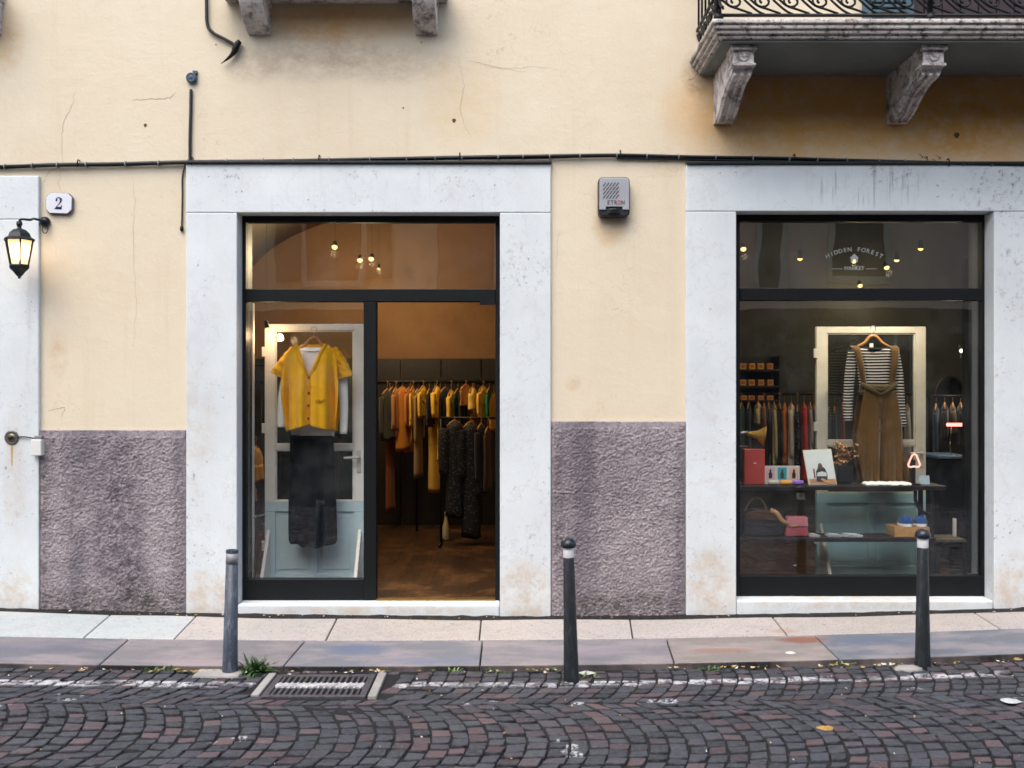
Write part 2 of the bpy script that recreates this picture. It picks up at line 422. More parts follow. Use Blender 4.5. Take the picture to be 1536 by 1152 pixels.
def m_bollard(name, a, b, wear):
    g = G(name)
    c = g.mix(g.ramp(g.noise(7, 5, .7, g.oco()), .35, .7), a, b)
    mp = g.n('ShaderNodeMapping', {'Vector': g.oco(), 'Scale': (3, 3, .6)})
    c = g.mix(g.math('MULTIPLY', g.ramp(g.noise(24, 6, .75, mp.outputs[0]), .52, .66), wear), c, lin('8a94a0'))
    c = g.mix(g.math('MULTIPLY', g.ramp(g.noise(50, 4, .7, g.oco()), .63, .7), wear), c, lin('14161a'))
    return g.bsdf(c, .42, 0, g.bump(g.noise(70, 4, .7, g.oco()), .35, .004), .4)

M_PL = m_plaster(); M_ST = m_stone(); M_MOSS = m_mossy(); M_RC = m_plinth(); M_SETT = m_sett(); M_SLAB = m_slab()
M_FRAME = mat('dark_shop_frame', lin('0f1316'), .5, .3, 5, .08, 90, spec=.25)
M_IRON = mat('black_iron', lin('17191c'), .5, .4, 20, .3, 90, metal=.3)
M_CABLE = mat('cable_sheath', lin('262b2f'), .55, .4, 30, .2, 80)
M_WHITE = mat('old_white_paint', lin('e6e5e0'), .5, .12, 6, .15, 70, col2=lin('d8d3c8'))
M_BLUEP = mat('pale_blue_paint', lin('bcd2d8'), .5, .12, 4, .12, 60)
M_GLASS = glass('shop_glass', (.98, .99, .99), .088, .03)
M_PANEG = glass('old_door_glass', (.86, .9, .9), .05, .04)
M_DWOOD = m_wood('dark_wood', lin('211814'), lin('120e0c'))
M_HANG = m_wood('hanger_wood', lin('c08a50'), lin('a06c38'))
M_METAL = mat('brushed_steel', lin('a8a8a8'), .35, .2, 20, .1, 90, metal=.9)
M_SOIL = mat('dirt', lin('2c2927'), .95, .5, 14, .8, 50, col2=lin('131313'), bd=.02)

# ================================================================== STREET
rnd = random.Random(3)
# base sheet under everything, then road bed
bm = BM(); bmesh.ops.create_grid(bm, x_segments=60, y_segments=40, size=1)
for v in bm.verts:
    x = v.co.x * 60; y = v.co.y * 40 - 41.0
    v.co = (x, y, road_z(x) - .012)
struct(obj('road', bm, mat('joint_grit', lin('232327'), .95, .5, 30, .8, 80, col2=lin('101012'), bd=.01)))

GR = (PX(404, 5.27), PX(556, 5.27), -1.52, -1.135)   # drain opening x0,x1,y0,y1
def in_drain(x, y): return GR[0]-.085 < x < GR[1]+.085 and GR[2]-.01 < y < GR[3]+.05
bm = BM(); lay = bm.loops.layers.float_color.new('tone')
TONES = [lin(h) for h in ('3a4048','3f444b','363b43','44454e','4e454c','5e4a4b','343a41','42474d','4a444c','394048','645050','3f444a','363c43','40444b','574a4c','373d44')]
RAD, HA, STEP = .875, R(37), .089
chord = 2 * RAD * math.sin(HA)
def sett(corners):
    cx = sum(c[0] for c in corners) / 4; cy = sum(c[1] for c in corners) / 4
    z = road_z(cx) + rnd.uniform(-.004, .004) + .006*noise.noise((cx*1.7, cy*1.9, 0))
    tone = rnd.choice(TONES); f = rnd.uniform(.55, 1.05)
    base_ = lin('443f46'); tone = [(t*.62 + b_*.38) * f for t, b_ in zip(tone, base_)]
    tx, ty = rnd.uniform(-.05, .05), rnd.uniform(-.05, .05)
    lev = []
    for k, (ins, dz) in enumerate(((1.0, -.03), (1.0, -.006), (.95, -.0010), (.86, .0))):
        lev.append([bm.verts.new((cx + (x-cx)*ins, cy + (y-cy)*ins, z + dz + (x-cx)*tx + (y-cy)*ty)) for x, y in corners])
    fs = [bm.faces.new(lev[-1])]
    for a, b in zip(lev, lev[1:]):
        for i in range(4): fs.append(bm.faces.new((a[i], a[(i+1)%4], b[(i+1)%4], b[i])))
    dirt = [t * .22 + .004 for t in tone]; mid_ = [t * .55 for t in tone]
    for n_, f_ in enumerate(fs):
        f_.smooth = True
        for l in f_.loops: l[lay] = (*(dirt if 1 <= n_ <= 4 else mid_ if 5 <= n_ <= 8 else tone), 1)
x_lo, x_hi = -5.4, 5.4
for band in range(5):
    yc = -1.085 - band * chord
    i = 0; x = x_lo - .3
    while x < x_hi:
        step = STEP * rnd.uniform(.9, 1.1)
        th = -HA
        ths = [th]
        while th < HA - .06:
            th += rnd.uniform(.086, .128); ths.append(min(th, HA))
        ths[-1] = HA
        if len(ths) > 2 and ths[-1] - ths[-2] < .06: ths.pop(-2)
        gap = .0048
        for a, b in zip(ths, ths[1:]):
            ga = .0115 / RAD
            cs = []
            for (xx, t) in ((x+gap, a+ga), (x+step-gap, a+ga), (x+step-gap, b-ga), (x+gap, b-ga)):
                X = xx + RAD * (math.cos(t) - 1); Y = yc + RAD * math.sin(t)
                X += rnd.uniform(-.006, .006); Y += rnd.uniform(-.007, .007)
                Y += .028 * X
                cs.append([X, Y])
            my = sum(c[1] for c in cs)/4; mx = sum(c[0] for c in cs)/4
            lim = kerb_y(mx) - .02
            if min(c[1] for c in cs) > lim - .03: continue
            for c in cs: c[1] = min(c[1], lim)
            if in_drain(mx, my): continue
            sett(cs)
        x += step
cob = struct(obj('cobbled_road', bm, M_SETT, recalc=True))

# pavement: two rows of slabs
def slab_row(name, ya, yb, joints, thick):
    SIDE = (*lin('171817'), .1)  # kerb front face: grime, with its shadow painted in as near black
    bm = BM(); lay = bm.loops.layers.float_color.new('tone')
    for (a0, b0, a1, b1, colr, sp) in joints:
        n = 5; g = .004
        col = (*lin(colr), sp)
        rows = []
        for k in range(n+1):
            t = k / n
            xa = a0 + (a1-a0)*t + (g if k == 0 else -g if k == n else 0); xb = b0 + (b1-b0)*t + (g if k == 0 else -g if k == n else 0)
            y_a, y_b = ya(xa), yb(xb)
            dz = rnd.uniform(-.002, .002) * 0
            rows.append([(xa, y_a, walk_z(xa, y_a)), (xb, y_b, walk_z(xb, y_b))])
        top = [[bm.verts.new(p) for p in r] for r in rows]
        bot = [[bm.verts.new((p[0], p[1], p[2]-thick)) for p in r] for r in rows]
        fs = []
        for k in range(n):
            fs.append(bm.faces.new((top[k][0], top[k][1], top[k+1][1], top[k+1][0])))
            fs.append(bm.faces.new((top[k][1], bot[k][1], bot[k+1][1], top[k+1][1])))
            fs.append(bm.faces.new((bot[k][0], top[k][0], top[k+1][0], bot[k+1][0])))
        fs.append(bm.faces.new((top[0][0], bot[0][0], bot[0][1], top[0][1])))
        fs.append(bm.faces.new((top[n][1], bot[n][1], bot[n][0], top[n][0])))
        for i, f in enumerate(fs):
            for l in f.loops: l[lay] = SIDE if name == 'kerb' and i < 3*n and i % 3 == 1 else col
    return struct(obj(name, bm, M_SLAB, bevel=.007, seg=2))
def jx(px, d): return PX(px, d)
dA, dB, dC = 6.50, 6.05, 5.6
inner = [(-6.2, -6.2), (jx(168, dA), jx(132, dB)), (jx(295, dA), jx(265, dB)), (jx(506, dA), jx(490, dB)), (jx(722, dA), jx(719, dB)),
         (jx(944, dA), jx(950, dB)), (jx(1158, dA), jx(1184, dB)), (jx(1460, dA), jx(1510, dB)), (6.2, 6.2)]
icol = [('aeb7b8', .5), ('b2babb', .45), ('b0aca6', .8), ('afaaa4', 1), ('b0aba5', 1), ('aea9a3', 1), ('aaa59f', 1), ('a6a19d', 1)]
slab_row('pavement', lambda x: -.125 + .012*math.sin(x*5), lambda x: row_y(x) + .004,
         [(inner[k][0], inner[k][1], inner[k+1][0], inner[k+1][1], icol[k][0], icol[k][1]) for k in range(len(inner)-1)], .10)
outer = [(-6.2, -6.2), (jx(200, dB), jx(158, dC)), (jx(460, dB), jx(428, dC)), (jx(724, dB), jx(720, dC)), (jx(1000, dB), jx(1012, dC)),
         (jx(1224, dB), jx(1262, dC)), (jx(1600, dB), jx(1660, dC)), (6.2, 6.2)]
ocol = ['6a6b72', '777579', '70737b', '76757a', '807975', '646b75', '6c6c72']
slab_row('kerb', lambda x: row_y(x) - .004, lambda x: kerb_y(x),
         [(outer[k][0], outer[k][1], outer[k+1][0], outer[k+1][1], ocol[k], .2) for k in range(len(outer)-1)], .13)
# dirt crevice between the wall and the slabs, and bed under the slabs
bm = BM()
n = 160
for k in range(n):
    xs = [-6.2 + 12.4*(k+t)/n for t in (0, 1)]
    q = []
    for x in xs:
        q.append([(x, .06, walk_z(x, 0) + .004 + .010*noise.noise((x*9, 0, 0))), (x, -.055, walk_z(x, 0) - .008 + .010*noise.noise((x*11, 3, 0))), (x, -.12, walk_z(x, -.1) - .022), (x, -1.0 + .028*x, walk_z(x, -1) - .06)])
    for j in range(3):
        bm.faces.new([bm.verts.new(p) for p in (q[0][j], q[1][j], q[1][j+1], q[0][j+1])])
bmesh.ops.remove_doubles(bm, verts=bm.verts, dist=1e-5)
struct(obj('ground', bm, M_SOIL, smooth=True))

# ---- storm drain
t = thing('drain_grate', 'iron street drain with slotted bars crossed by a worn white line, set among cobbles', 'drain', ((GR[0]+GR[1])/2, (GR[2]+GR[3])/2, road_z(-1)))
x0, x1, y0, y1 = GR
sk = .028
zc = road_z(-1.0) + .004
M_GRATE = mat('cast_iron', lin('56545a'), .55, .4, 25, .4, 70, metal=.1, col2=lin('39383c'))
M_GPAINT = mat('worn_white_paint', lin('c9c9cc'), .6, .4, 18, .3, 60, col2=lin('77757a'))
bm = BM()
for (a, b, c, d) in ((x0, x1, y0, y0+.03), (x0, x1, y1-.03, y1), (x0, x0+.035, y0+.03, y1-.03), (x1-.035, x1, y0+.03, y1-.03)): box(bm, a, b, c, d, zc-.03, zc)
obj('frame', bm, M_GRATE, t, bevel=.003)
bm = BM(); box(bm, x0+.035, x1-.035, (y0+y1)/2-.028, (y0+y1)/2+.028, zc-.025, zc+.002)
for k in range(15):
    xx = x0+.05 + (x1-x0-.1)*k/14
    box(bm, xx-.006, xx+.006, (y0+y1)/2-.05, (y0+y1)/2-.028, zc-.025, zc+.001)
    box(bm, xx-.006, xx+.006, (y0+y1)/2+.028, (y0+y1)/2+.045, zc-.025, zc+.001)
obj('painted_rib', bm, M_GPAINT, t, bevel=.002)
for k in range(15):
    xx = x0+.05 + (x1-x0-.1)*k/14
    for (ya, yb) in ((y0+.03, (y0+y1)/2-.051), ((y0+y1)/2+.046, y1-.03)):
        bm = BM(); box(bm, xx-.007, xx+.007, ya, yb, zc-.03, zc-.001); obj('bar', bm, M_GRATE, t, bevel=.002)
bm = BM(); box(bm, x0, x1, y0, y1, zc-.30, zc-.12); 
obj('sump', bm, mat('sump_black', lin('0c0c0d'), .9), t)
M_WKERB = m_stone('pale_concrete', 'a3a29f', '858480', .9)
for k, (a, b, lab) in enumerate(((x0-.055, x0-.012, 'thin pale concrete strip along the left edge of the street drain'), (x1+.012, x1+.058, 'thin pale concrete strip along the right edge of the street drain'))):
    bm = BM(); box(bm, a, b, y0-.0 + (.02 if k == 0 else -.01), y1+.02, zc-.05, zc+.004 + .002*k)
    tag(obj('edging_strip', bm, M_WKERB, bevel=.006, loc=((a+b)/2, (y0+y1)/2, zc-.05)), lab, 'edging strip')

# ---- bollards
def ray_y(py, z): return F * (H - z) / (py - 576) - D
def bollard_new(px, y, lab, zb, tilt=0):
    d = D + y; X = PX(px, d)
    t = thing('bollard', lab, 'bollard', (X, y, zb), 'bollards along the kerb')
    return t
bx, by = PX(857, 5.38), -1.22
zb = road_z(bx)
b1 = bollard_new(857, by, 'black tapered bollard with domed cap before the rough grey wall panel, middle of three', zb)
M_BOL = m_bollard('bollard_black', lin('25292d'), lin('1c2024'), .12)
M_BAND = mat('white_reflective_band', lin('e8e8ea'), .4, .15, 20, .1, 60, col2=lin('cfcccf'))
M_CAP = mat('cap_black', lin('20262e'), .28, .2, 12, .1, 60)
hB = .757
bm = BM(); lathe(bm, [(.043, -.06), (.043, 0), (.041, .05), (.0295, hB-.09)], (b1.location.x, by, zb), 28); obj('post', bm, M_BOL, b1, smooth=True, bevel=.002)
bm = BM(); lathe(bm, [(.0303, hB-.088), (.0303, hB-.033)], (b1.location.x, by, zb), 28); obj('band', bm, M_BAND, b1, smooth=True, bevel=.001)
bm = BM(); lathe(bm, [(.028, hB-.035), (.039, hB-.033), (.043, hB-.024), (.0425, hB-.014), (.036, hB+.002), (.024, hB+.013), (.010, hB+.018), (.003, hB+.019)], (b1.location.x, by, zb), 28); obj('cap', bm, M_CAP, b1, smooth=True)
b2 = copy_tree(b1); b2['label'] = 'black tapered bollard with domed cap in front of the display window with the brown dress'
y2 = -1.03; b2.location = (PX(1384, D+y2), y2, road_z(2.3) - .002); b2.rotation_euler = (0, R(-.5), R(70))
b1.rotation_euler = (0, R(-1.2), 0)
y3 = -1.125; X3 = PX(345, D+y3)
b3 = thing('bollard', 'weathered grey blue post bollard without a cap beside a green weed, leftmost of the three', 'bollard', (X3, y3, road_z(X3)-.0), 'bollards along the kerb')
M_BOL2 = m_bollard('bollard_weathered', lin('434c59'), lin('323a46'), .55)
h3 = .682
bm = BM(); lathe(bm, [(.043, -.06), (.043, 0), (.041, .06), (.0325, h3-.075)], (X3, y3, road_z(X3)), 24); obj('post', bm, M_BOL2, b3, smooth=True)
bm = BM(); lathe(bm, [(.0332, h3-.075), (.0330, h3-.016)], (X3, y3, road_z(X3)), 24); obj('band', bm, mat('grey_band', lin('a9aab0'), .5, .4, 25, .2, 60, col2=lin('77757c')), b3, smooth=True)
bm = BM(); lathe(bm, [(.0338, h3-.016), (.0338, h3), (.029, h3), (.027, h3-.02)], (X3, y3, road_z(X3)), 24); obj('collar', bm, M_BOL2, b3)
b3.rotation_euler = (0, R(1.0), 0)
# paint block and stone at the feet of the bollards
bm = BM()
xa, xb = PX(297, 5.5), PX(366, 5.5)
box(bm, xa, xb, -1.21, -1.075, road_z(-1.6)-.03, road_z(-1.6)+.012)
tag(obj('paving_stone', bm, M_WKERB, bevel=.012, loc=((xa+xb)/2, -1.1, road_z(-1.6)-.03)), 'white painted kerb stone at the foot of the capless bollard', 'paving stone')
bm = BM(); bmesh.ops.create_icosphere(bm, subdivisions=3, radius=1)
for v in bm.verts:
    v.co = Vector((PX(1358, 5.55), -1.09, road_z(2.2)+.0)) + Vector((v.co.x*.075, v.co.y*.05, v.co.z*.022)) * (1 + .25*noise.noise(v.co*2.2))
tag(obj('stone', bm, M_WKERB, smooth=True, loc=(PX(1358, 5.55), -1.09, road_z(2.2))), 'flat pale stone in the gutter left of the rightmost bollard', 'stone')

# ---- weeds
M_LEAF = mat('weed_leaf', lin('4b6a3a'), .55, .4, 30, .1, 60, col2=lin('2f4a2a'))
M_LEAF2 = mat('weed_leaf_pale', lin('7d9450'), .55, .4, 30, .1, 60, col2=lin('556b36'))
def leaf(bm, base, dirv, L, W, droop):
    side = dirv.cross(Vector((0, 0, 1)))
    if side.length < 1e-4: side = Vector((1, 0, 0))
    side.normalize()
    prev = None
    for k in range(5):
        t = k / 4
        p = base + dirv * (L * t) + Vector((0, 0, -droop * L * t * t))
        w = W * (math.sin(PI * min(1, t * .93 + .07)) ** .8) * .5 + .0006
        cur = (bm.verts.new(p - side*w + Vector((0, 0, w*.3))), bm.verts.new(p), bm.verts.new(p + side*w + Vector((0, 0, w*.3))))
        if prev:
            bm.faces.new((prev[0], prev[1], cur[1], cur[0])); bm.faces.new((prev[1], prev[2], cur[2], cur[1]))
        prev = cur
def weed(px, py, lab, n, L, W, seed, spread=.03, m=None, z=None, name='weed'):
    rr = random.Random(seed)
    zz = road_z(PX(px, 5.6)) - .01
    y = ray_y(py, zz); y = min(y, kerb_y(PX(px, 5.5)) - .03); c = Vector((PX(px, D+y), y, zz + .008))
    bm = BM()
    for k in range(n):
        a = rr.uniform(0, 2*PI); el = rr.uniform(.25, 1.25)
        dv = Vector((math.cos(a)*math.cos(el), math.sin(a)*math.cos(el), math.sin(el)))
        leaf(bm, c + Vector((rr.uniform(-spread, spread), rr.uniform(-spread, spread)*.6, 0)), dv, L*rr.uniform(.5, 1.1), W*rr.uniform(.6, 1.2), rr.uniform(.1, .7))
    return tag(obj(name, bm, m or M_LEAF, smooth=True, loc=c), lab, 'weed', 'weeds in the gutter')
weed(384, 1001, 'bushy green weed growing at the kerb beside the capless bollard', 170, .125, .012, 5, .05)
weed(232, 1000, 'low green weed in the gutter left of the capless bollard', 26, .05, .012, 6, .06, M_LEAF2)
weed(262, 1001, 'sparse low weed in the gutter just left of the capless bollard', 16, .04, .010, 16, .05, M_LEAF)
weed(682, 1008, 'tiny pale green weed in the gutter right of the drain', 14, .05, .010, 7, .04, M_LEAF2)
weed(742, 1008, 'tiny weed tuft in the gutter left of the middle bollard', 12, .045, .010, 27, .05, M_LEAF2)
weed(1075, 1003, 'strip of moss and weeds in the gutter below the rust stained slab', 40, .045, .011, 8, .12, M_LEAF)
weed(1265, 997, 'small weed in the gutter at the joint right of the rust stained slab', 22, .05, .012, 9, .04, M_LEAF2)
weed(880, 1018, 'small weed at the foot of the middle bollard', 16, .05, .010, 10, .05, M_LEAF2)
# litter of dead leaves and paper bits
M_LIT = [mat('dead_leaf', lin('b08a4c'), .8, .4, 30), mat('paper_scrap', lin('cdcdc8'), .8, .2, 30), mat('dead_leaf_pale', lin('c9b184'), .8, .3, 30), mat('moss_bit', lin('4d5f35'), .9, .4, 30)]
bm = BM(); rr = random.Random(12)
def scrap(bm, c, s, mi):
    a = rr.uniform(0, 2*PI); u = Vector((math.cos(a), math.sin(a), rr.uniform(-.2, .4))); v = Vector((-math.sin(a), math.cos(a), rr.uniform(-.2, .4)))
    ps = [c + u*s, c + u*s*.3 + v*s*.6, c - u*s*.6 + v*s*.35, c - u*s + Vector((0, 0, .006)), c - u*s*.4 - v*s*.55, c + u*s*.4 - v*s*.5]
    m = bm.verts.new(c + Vector((0, 0, .004))); vs = [bm.verts.new(p) for p in ps]
    for i in range(6):
        f = bm.faces.new((m, vs[i], vs[(i+1) % 6])); f.material_index = mi
for k in range(170):
    x = rr.uniform(-3.3, 3.4) if k < 90 else rr.choice([-1.75, -1.45, -.9, .15, .25, 1.3, 1.9, 2.1, 2.45]) + rr.gauss(0, .09)
    y = kerb_y(x) - abs(rr.gauss(0, .03)) - .025
    scrap(bm, Vector((x, y, road_z(x) + .006 + rr.uniform(0, .008))), rr.uniform(.006, .02), rr.choice((0, 0, 1, 2, 2, 3, 3)))
for k in range(60):
    x = rr.uniform(-3.2, 3.2); y = rr.uniform(-2.6, -1.15)
    if in_drain(x, y): continue
    scrap(bm, Vector((x, y, road_z(x) + .007)), rr.uniform(.003, .009), rr.choice((1, 1, 2, 0)))
for k in range(50):
    x = rr.uniform(-3.3, 3.3)
    scrap(bm, Vector((x, -.09 + rr.uniform(-.05, .03), walk_z(x, -.05) + .004)), rr.uniform(.004, .014), rr.choice((0, 1, 2, 3)))
o = obj('gutter_litter', bm, M_LIT, recalc=False); o['kind'] = 'stuff'; o['label'] = 'dead leaves and paper scraps scattered along the gutter'; o['category'] = 'litter'
def flatbit(px, py, z, sx, sy, lab, m, name, cat, seed):
    rr = random.Random(seed); y = ray_y(py, z); c = Vector((PX(px, D+y), y, z))
    bm = BM(); ctr = bm.verts.new(c + Vector((0, 0, .010))); ring = []; ring2 = []
    for k in range(14):
        a = 2*PI*k/14; q = rr.uniform(.75, 1.15)
        ring.append(bm.verts.new(c + Vector((math.cos(a)*sx*q*.5, math.sin(a)*sy*q*.5, .008 + rr.uniform(-.002, .004)))))
        ring2.append(bm.verts.new(c + Vector((math.cos(a)*sx*q, math.sin(a)*sy*q, .002))))
    for k in range(14):
        bm.faces.new((ctr, ring[k], ring[(k+1) % 14])); bm.faces.new((ring[k], ring2[k], ring2[(k+1) % 14], ring[(k+1) % 14]))
    return tag(obj(name, bm, m, smooth=True, loc=c), lab, cat)
M_PAPER = M_LIT[1]
flatbit(1186, 980, walk_z(1.6, -.9), .035, .022, 'white paper scrap lying on the rust stained kerb slab', M_PAPER, 'paper_scrap', 'litter', 3)
flatbit(1238, 1093, road_z(1.5)+.003, .045, .03, 'orange brown dead leaf lying on the cobbles in front of the right window', M_LIT[0], 'fallen_leaf', 'leaf', 5)
flatbit(880, 1010, road_z(.4)+.004, .05, .03, 'crumpled white scrap in the gutter right of the middle bollard', M_PAPER, 'paper_scrap', 'litter', 6)
flatbit(1516, 1052, road_z(2.6)+.003, .06, .045, 'pale splash of spilled mortar on the cobbles near the right edge', mat('pale_mortar', lin('b9bbc2'), .9, .3, 40, .5, 60), 'mortar_patch', 'mortar', 8)

# ================================================================== SHOP BUILDING
bld = thing('shop_building', 'ochre plastered street building with two white stone shop openings, rough grey plinth and balcony', 'building', (0, 0, 0))
# openings (world x)
L0, L1, LT = PX(357), PX(750), PZ(320)       # left opening
Q0, Q1, QT = PX(1103), PX(1488), PZ(318)     # right opening
SL0, SL1, STL = PX(281), PX(826), PZ(246)    # left surround outer
SR0, SR1, STR = PX(1028), PX(1563), PZ(247)
E0, E1, ETOP = PX(-75), PX(2), PZ(330)       # far left doorway
EJ = PX(61)                                   # its right jamb outer edge
W0, W1, WT = -6.5, 6.5, 9.0
BD0, BD1 = PX(1368), PX(1368) + 1.1           # balcony door
BZ = 3.70
bm = BM()
th = .30
zt = STL
# piers under the lintel line
box(bm, EJ, SL0, 0, th, -.1, zt); box(bm, SL1, SR0, 0, th, -.1, zt); box(bm, SR1, W1, 0, th, -.1, zt)
box(bm, W0, E0, 0, th, -.1, zt); box(bm, E0, EJ, 0, th, PZ(265), zt)
# upper wall with balcony door and two window openings
UW = [(PX(385), PX(630), 4.2, 6.1), (PX(-110), PX(-5), 4.2, 6.1), (BD0, BD1, BZ, 6.1)]
cuts = sorted([W0, W1] + [u[0] for u in UW] + [u[1] for u in UW])
for a, b in zip(cuts, cuts[1:]):
    hole = [u for u in UW if abs(u[0]-a) < 1e-6]
    if hole:
        u = hole[0]; box(bm, a, b, 0, th, zt, u[2]); box(bm, a, b, 0, th, u[3], WT)
    else: box(bm, a, b, 0, th, zt, WT)
# hairline cracks as slightly sunk looking thin dark slivers, part of the wall mesh
rc = random.Random(4)
def crack(pts, w=.0022):
    out = []
    for i in range(len(pts)-1):
        a, b = pts[i], pts[i+1]
        for k in range(6):
            t = k/6
            out.append((a[0]+(b[0]-a[0])*t + rc.uniform(-1.2, 1.2), a[1]+(b[1]-a[1])*t + rc.uniform(-1.2, 1.2)))
    out.append(pts[-1])
    prev = None
    for i, (px, py) in enumerate(out):
        ww = w * (0.35 + .65*math.sin(PI*min(1, (i+.5)/len(out)))) * rc.uniform(.6, 1.2)
        j = (out[min(i+1, len(out)-1)][0]-out[max(i-1, 0)][0], out[min(i+1, len(out)-1)][1]-out[max(i-1, 0)][1])
        l = math.hypot(*j) or 1; nx, nz = j[1]/l, j[0]/l
        ww *= .6; c = Vector((PX(px), -.0012, PZ(py)))
        cur = (bm.verts.new(c + Vector((nx*ww, 0, nz*ww))), bm.verts.new(c - Vector((nx*ww, 0, nz*ww))))
        if prev: bm.faces.new((prev[0], prev[1], cur[1], cur[0])).material_index = 1
        prev = cur
for pts, w in (([(112, 140), (108, 160), (96, 180), (92, 205), (94, 245)], .0016), ([(86, 252), (72, 258), (67, 275)], .0018), ([(92, 256), (88, 275), (93, 290)], .001),
            ([(198, 150), (232, 148), (255, 147), (264, 138)], .0022), ([(688, 90), (696, 130), (690, 160), (697, 190), (708, 205)], .0011),
            ([(197, 258), (203, 300), (199, 340), (201, 400), (205, 450), (200, 520)], .001), ([(700, 90), (740, 100), (790, 108)], .001),
            ([(1030, 120), (1040, 118), (1052, 100)], .002), ([(57, 560), (60, 590), (58, 630)], .002), ([(72, 615), (98, 612), (92, 625)], .0022), ([(840, 345), (836, 370), (834, 400)], .001),
            ([(720, 98), (760, 104), (800, 100), (850, 106)], .0008)):
    crack(pts, w)
# anchor holes
for px, py, r in ((218, 188, .012), (681, 181, .014), (605, 162, .006), (1435, 203, .02), (324, 67, .005), (1390, 236, .008), (632, 64, .005)):
    vs = [bm.verts.new((PX(px)+r*math.cos(a)*(.9+.2*math.sin(3*a)), -.0014, PZ(py)+r*math.sin(a))) for a in [2*PI*k/12 for k in range(12)]]
    bm.faces.new(vs).material_index = 1
for (px, py) in ((1385, 235), (1397, 238), (1378, 231), (1404, 233)):
    crack([(px, py), (px+7, py+4), (px+4, py+7)], .005)
obj('plaster_wall', bm, [M_PL, mat('crack_dark', lin('6e5636'), .95, .4, 30, 0)], bld, recalc=True)

# stone surrounds
def surround(x0, x1, o0, o1, top, otop, jl=True, jr=True, name='stone_surround'):
    bm = BM()
    yf = -.028
    if jl: box(bm, x0, o0, yf, .30, -.1, otop - .0006)
    if jr: box(bm, o1, x1, yf, .30, -.1, otop - .0006)
    box(bm, x0, x1, yf - .001, .30, otop + .0006, top)
    return obj(name, bm, M_ST, bld, bevel=.006, seg=2)
surround(SL0, SL1, L0, L1, STL - .004, LT)
surround(SR0, SR1, Q0, Q1, STR - .004, QT)
surround(PX(-140), EJ, E0, E1, PZ(265), ETOP)
# thin drip ledge on top of the two surrounds
bm = BM(); box(bm, SL0-.004, SL1+.006, -.05, 0, STL-.004, STL+.012)
obj('drip_ledge', bm, M_CABLE, bld, bevel=.004)
bm = BM(); box(bm, SR0, SR1, -.05, 0, STR-.004, STR+.012)
obj('drip_ledge', bm, M_CABLE, bld, bevel=.004)
# thresholds
bm = BM(); box(bm, L0+.002, L1-.002, -.022, .20, -.05, .070); obj('threshold', bm, M_ST, bld, bevel=.012)
bm = BM(); box(bm, Q0+.002, Q1-.002, -.026, .20, -.05, .098); obj('threshold', bm, M_ST, bld, bevel=.012)

# rough cast plinths
def plinth(x0, x1, ztop, seed):
    bm = BM()
    nx = int((x1-x0)/.0058); nz = int((ztop+.04)/.0058)
    off = Vector((seed*7.3, seed*3.1, 0)); rjit = random.Random(seed)
    grid = []
    for j in range(nz+1):
        row = []
        for i in range(nx+1):
            x = x0 + (x1-x0)*i/nx; z = -.04 + (ztop+.04)*j/nz
            p = Vector((x, 0, z)) + off
            q = p + Vector((0, 0, .02*noise.noise(p*12)))
            a = .75*noise.noise(Vector((q.x*58, 3, q.z*74))) + .75*noise.noise(Vector((q.x*118, 9, q.z*135))) + .35*noise.noise(Vector((q.x*24, 5, q.z*30)))
            big = noise.noise(Vector((q.x*8, 1, q.z*9)))
            h = .026 + .0075*a + .005*big + .0055*(rjit.random()-.5)
            edge = min(i, nx-i, 4)/4; h = .010 + (h-.010)*(.35+.65*edge)
            if ztop - z < .045: h = .024 + .002*a
            row.append(bm.verts.new((x, -max(h, .006), z)))
        grid.append(row)
    for j in range(nz):
        for i in range(nx): bm.faces.new((grid[j][i], grid[j][i+1], grid[j+1][i+1], grid[j+1][i]))
    # closed sides and top back to the wall
    def strip(vs):
        bk = [bm.verts.new((v.co.x, .0, v.co.z)) for v in vs]
        for a in range(len(vs)-1): bm.faces.new((vs[a], vs[a+1], bk[a+1], bk[a]))
    strip(grid[-1]); strip([r[0] for r in grid]); strip([r[-1] for r in grid])
    return obj('rough_plinth', bm, M_RC, bld, smooth=True)
plinth(EJ + .004, SL0 - .004, PZ(645), 1)
plinth(SL1 + .004, SR0 - .004, PZ(632), 2)

# window sills with stone brackets
M_BRK = m_mossy()
def sill_bracket(parent, xc, w=.15, zt=4.07, depth=.24, low=.21):
    pts = [(0, zt), (-depth, zt), (-depth, zt-.05)]
    for k in range(9):
        a = k/8
        pts.append((-depth*(1-a)**.55 * .98 - .02*(1-a), zt-.05 - (low-.05)*a**.8))
    pts.append((0, zt-low))
    bm = BM(); prism_x(bm, pts, xc-w/2, xc+w/2)
    box(bm, xc-w/2-.008, xc+w/2+.008, -depth-.012, 0, zt-.03, zt-.001)
    return obj('bracket', bm, M_BRKW, parent, bevel=.006)
def m_brkw():
    g = G('bracket_stone')
    c = g.mix(g.ramp(g.noise(7, 5, .6), .35, .7), lin('dfdad8'), lin('c6bdba'))
    sep = g.n('ShaderNodeSeparateXYZ', {0: g.co()})
    k = g.ramp(g.noise(9, 7, .78), .48, .60)
    c = g.mix(g.math('MULTIPLY', k, .75), c, lin('3a322c'))
    return g.bsdf(c, .85, 0, g.bump(g.noise(50, 5, .7), .4, .008), .2)
M_BRKW = m_brkw()
for (xa, xb, brs) in ((PX(340), PX(672), (378, 636)), (PX(-160), PX(8), (-112, -14))):
    bm = BM(); box(bm, xa, xb, -.30, .04, 4.072, 4.17)
    s = obj('window_sill', bm, M_BRKW, bld, bevel=.012)
    for b in brs: sill_bracket(s, PX(b, 6.4) if b > 0 else PX(b))
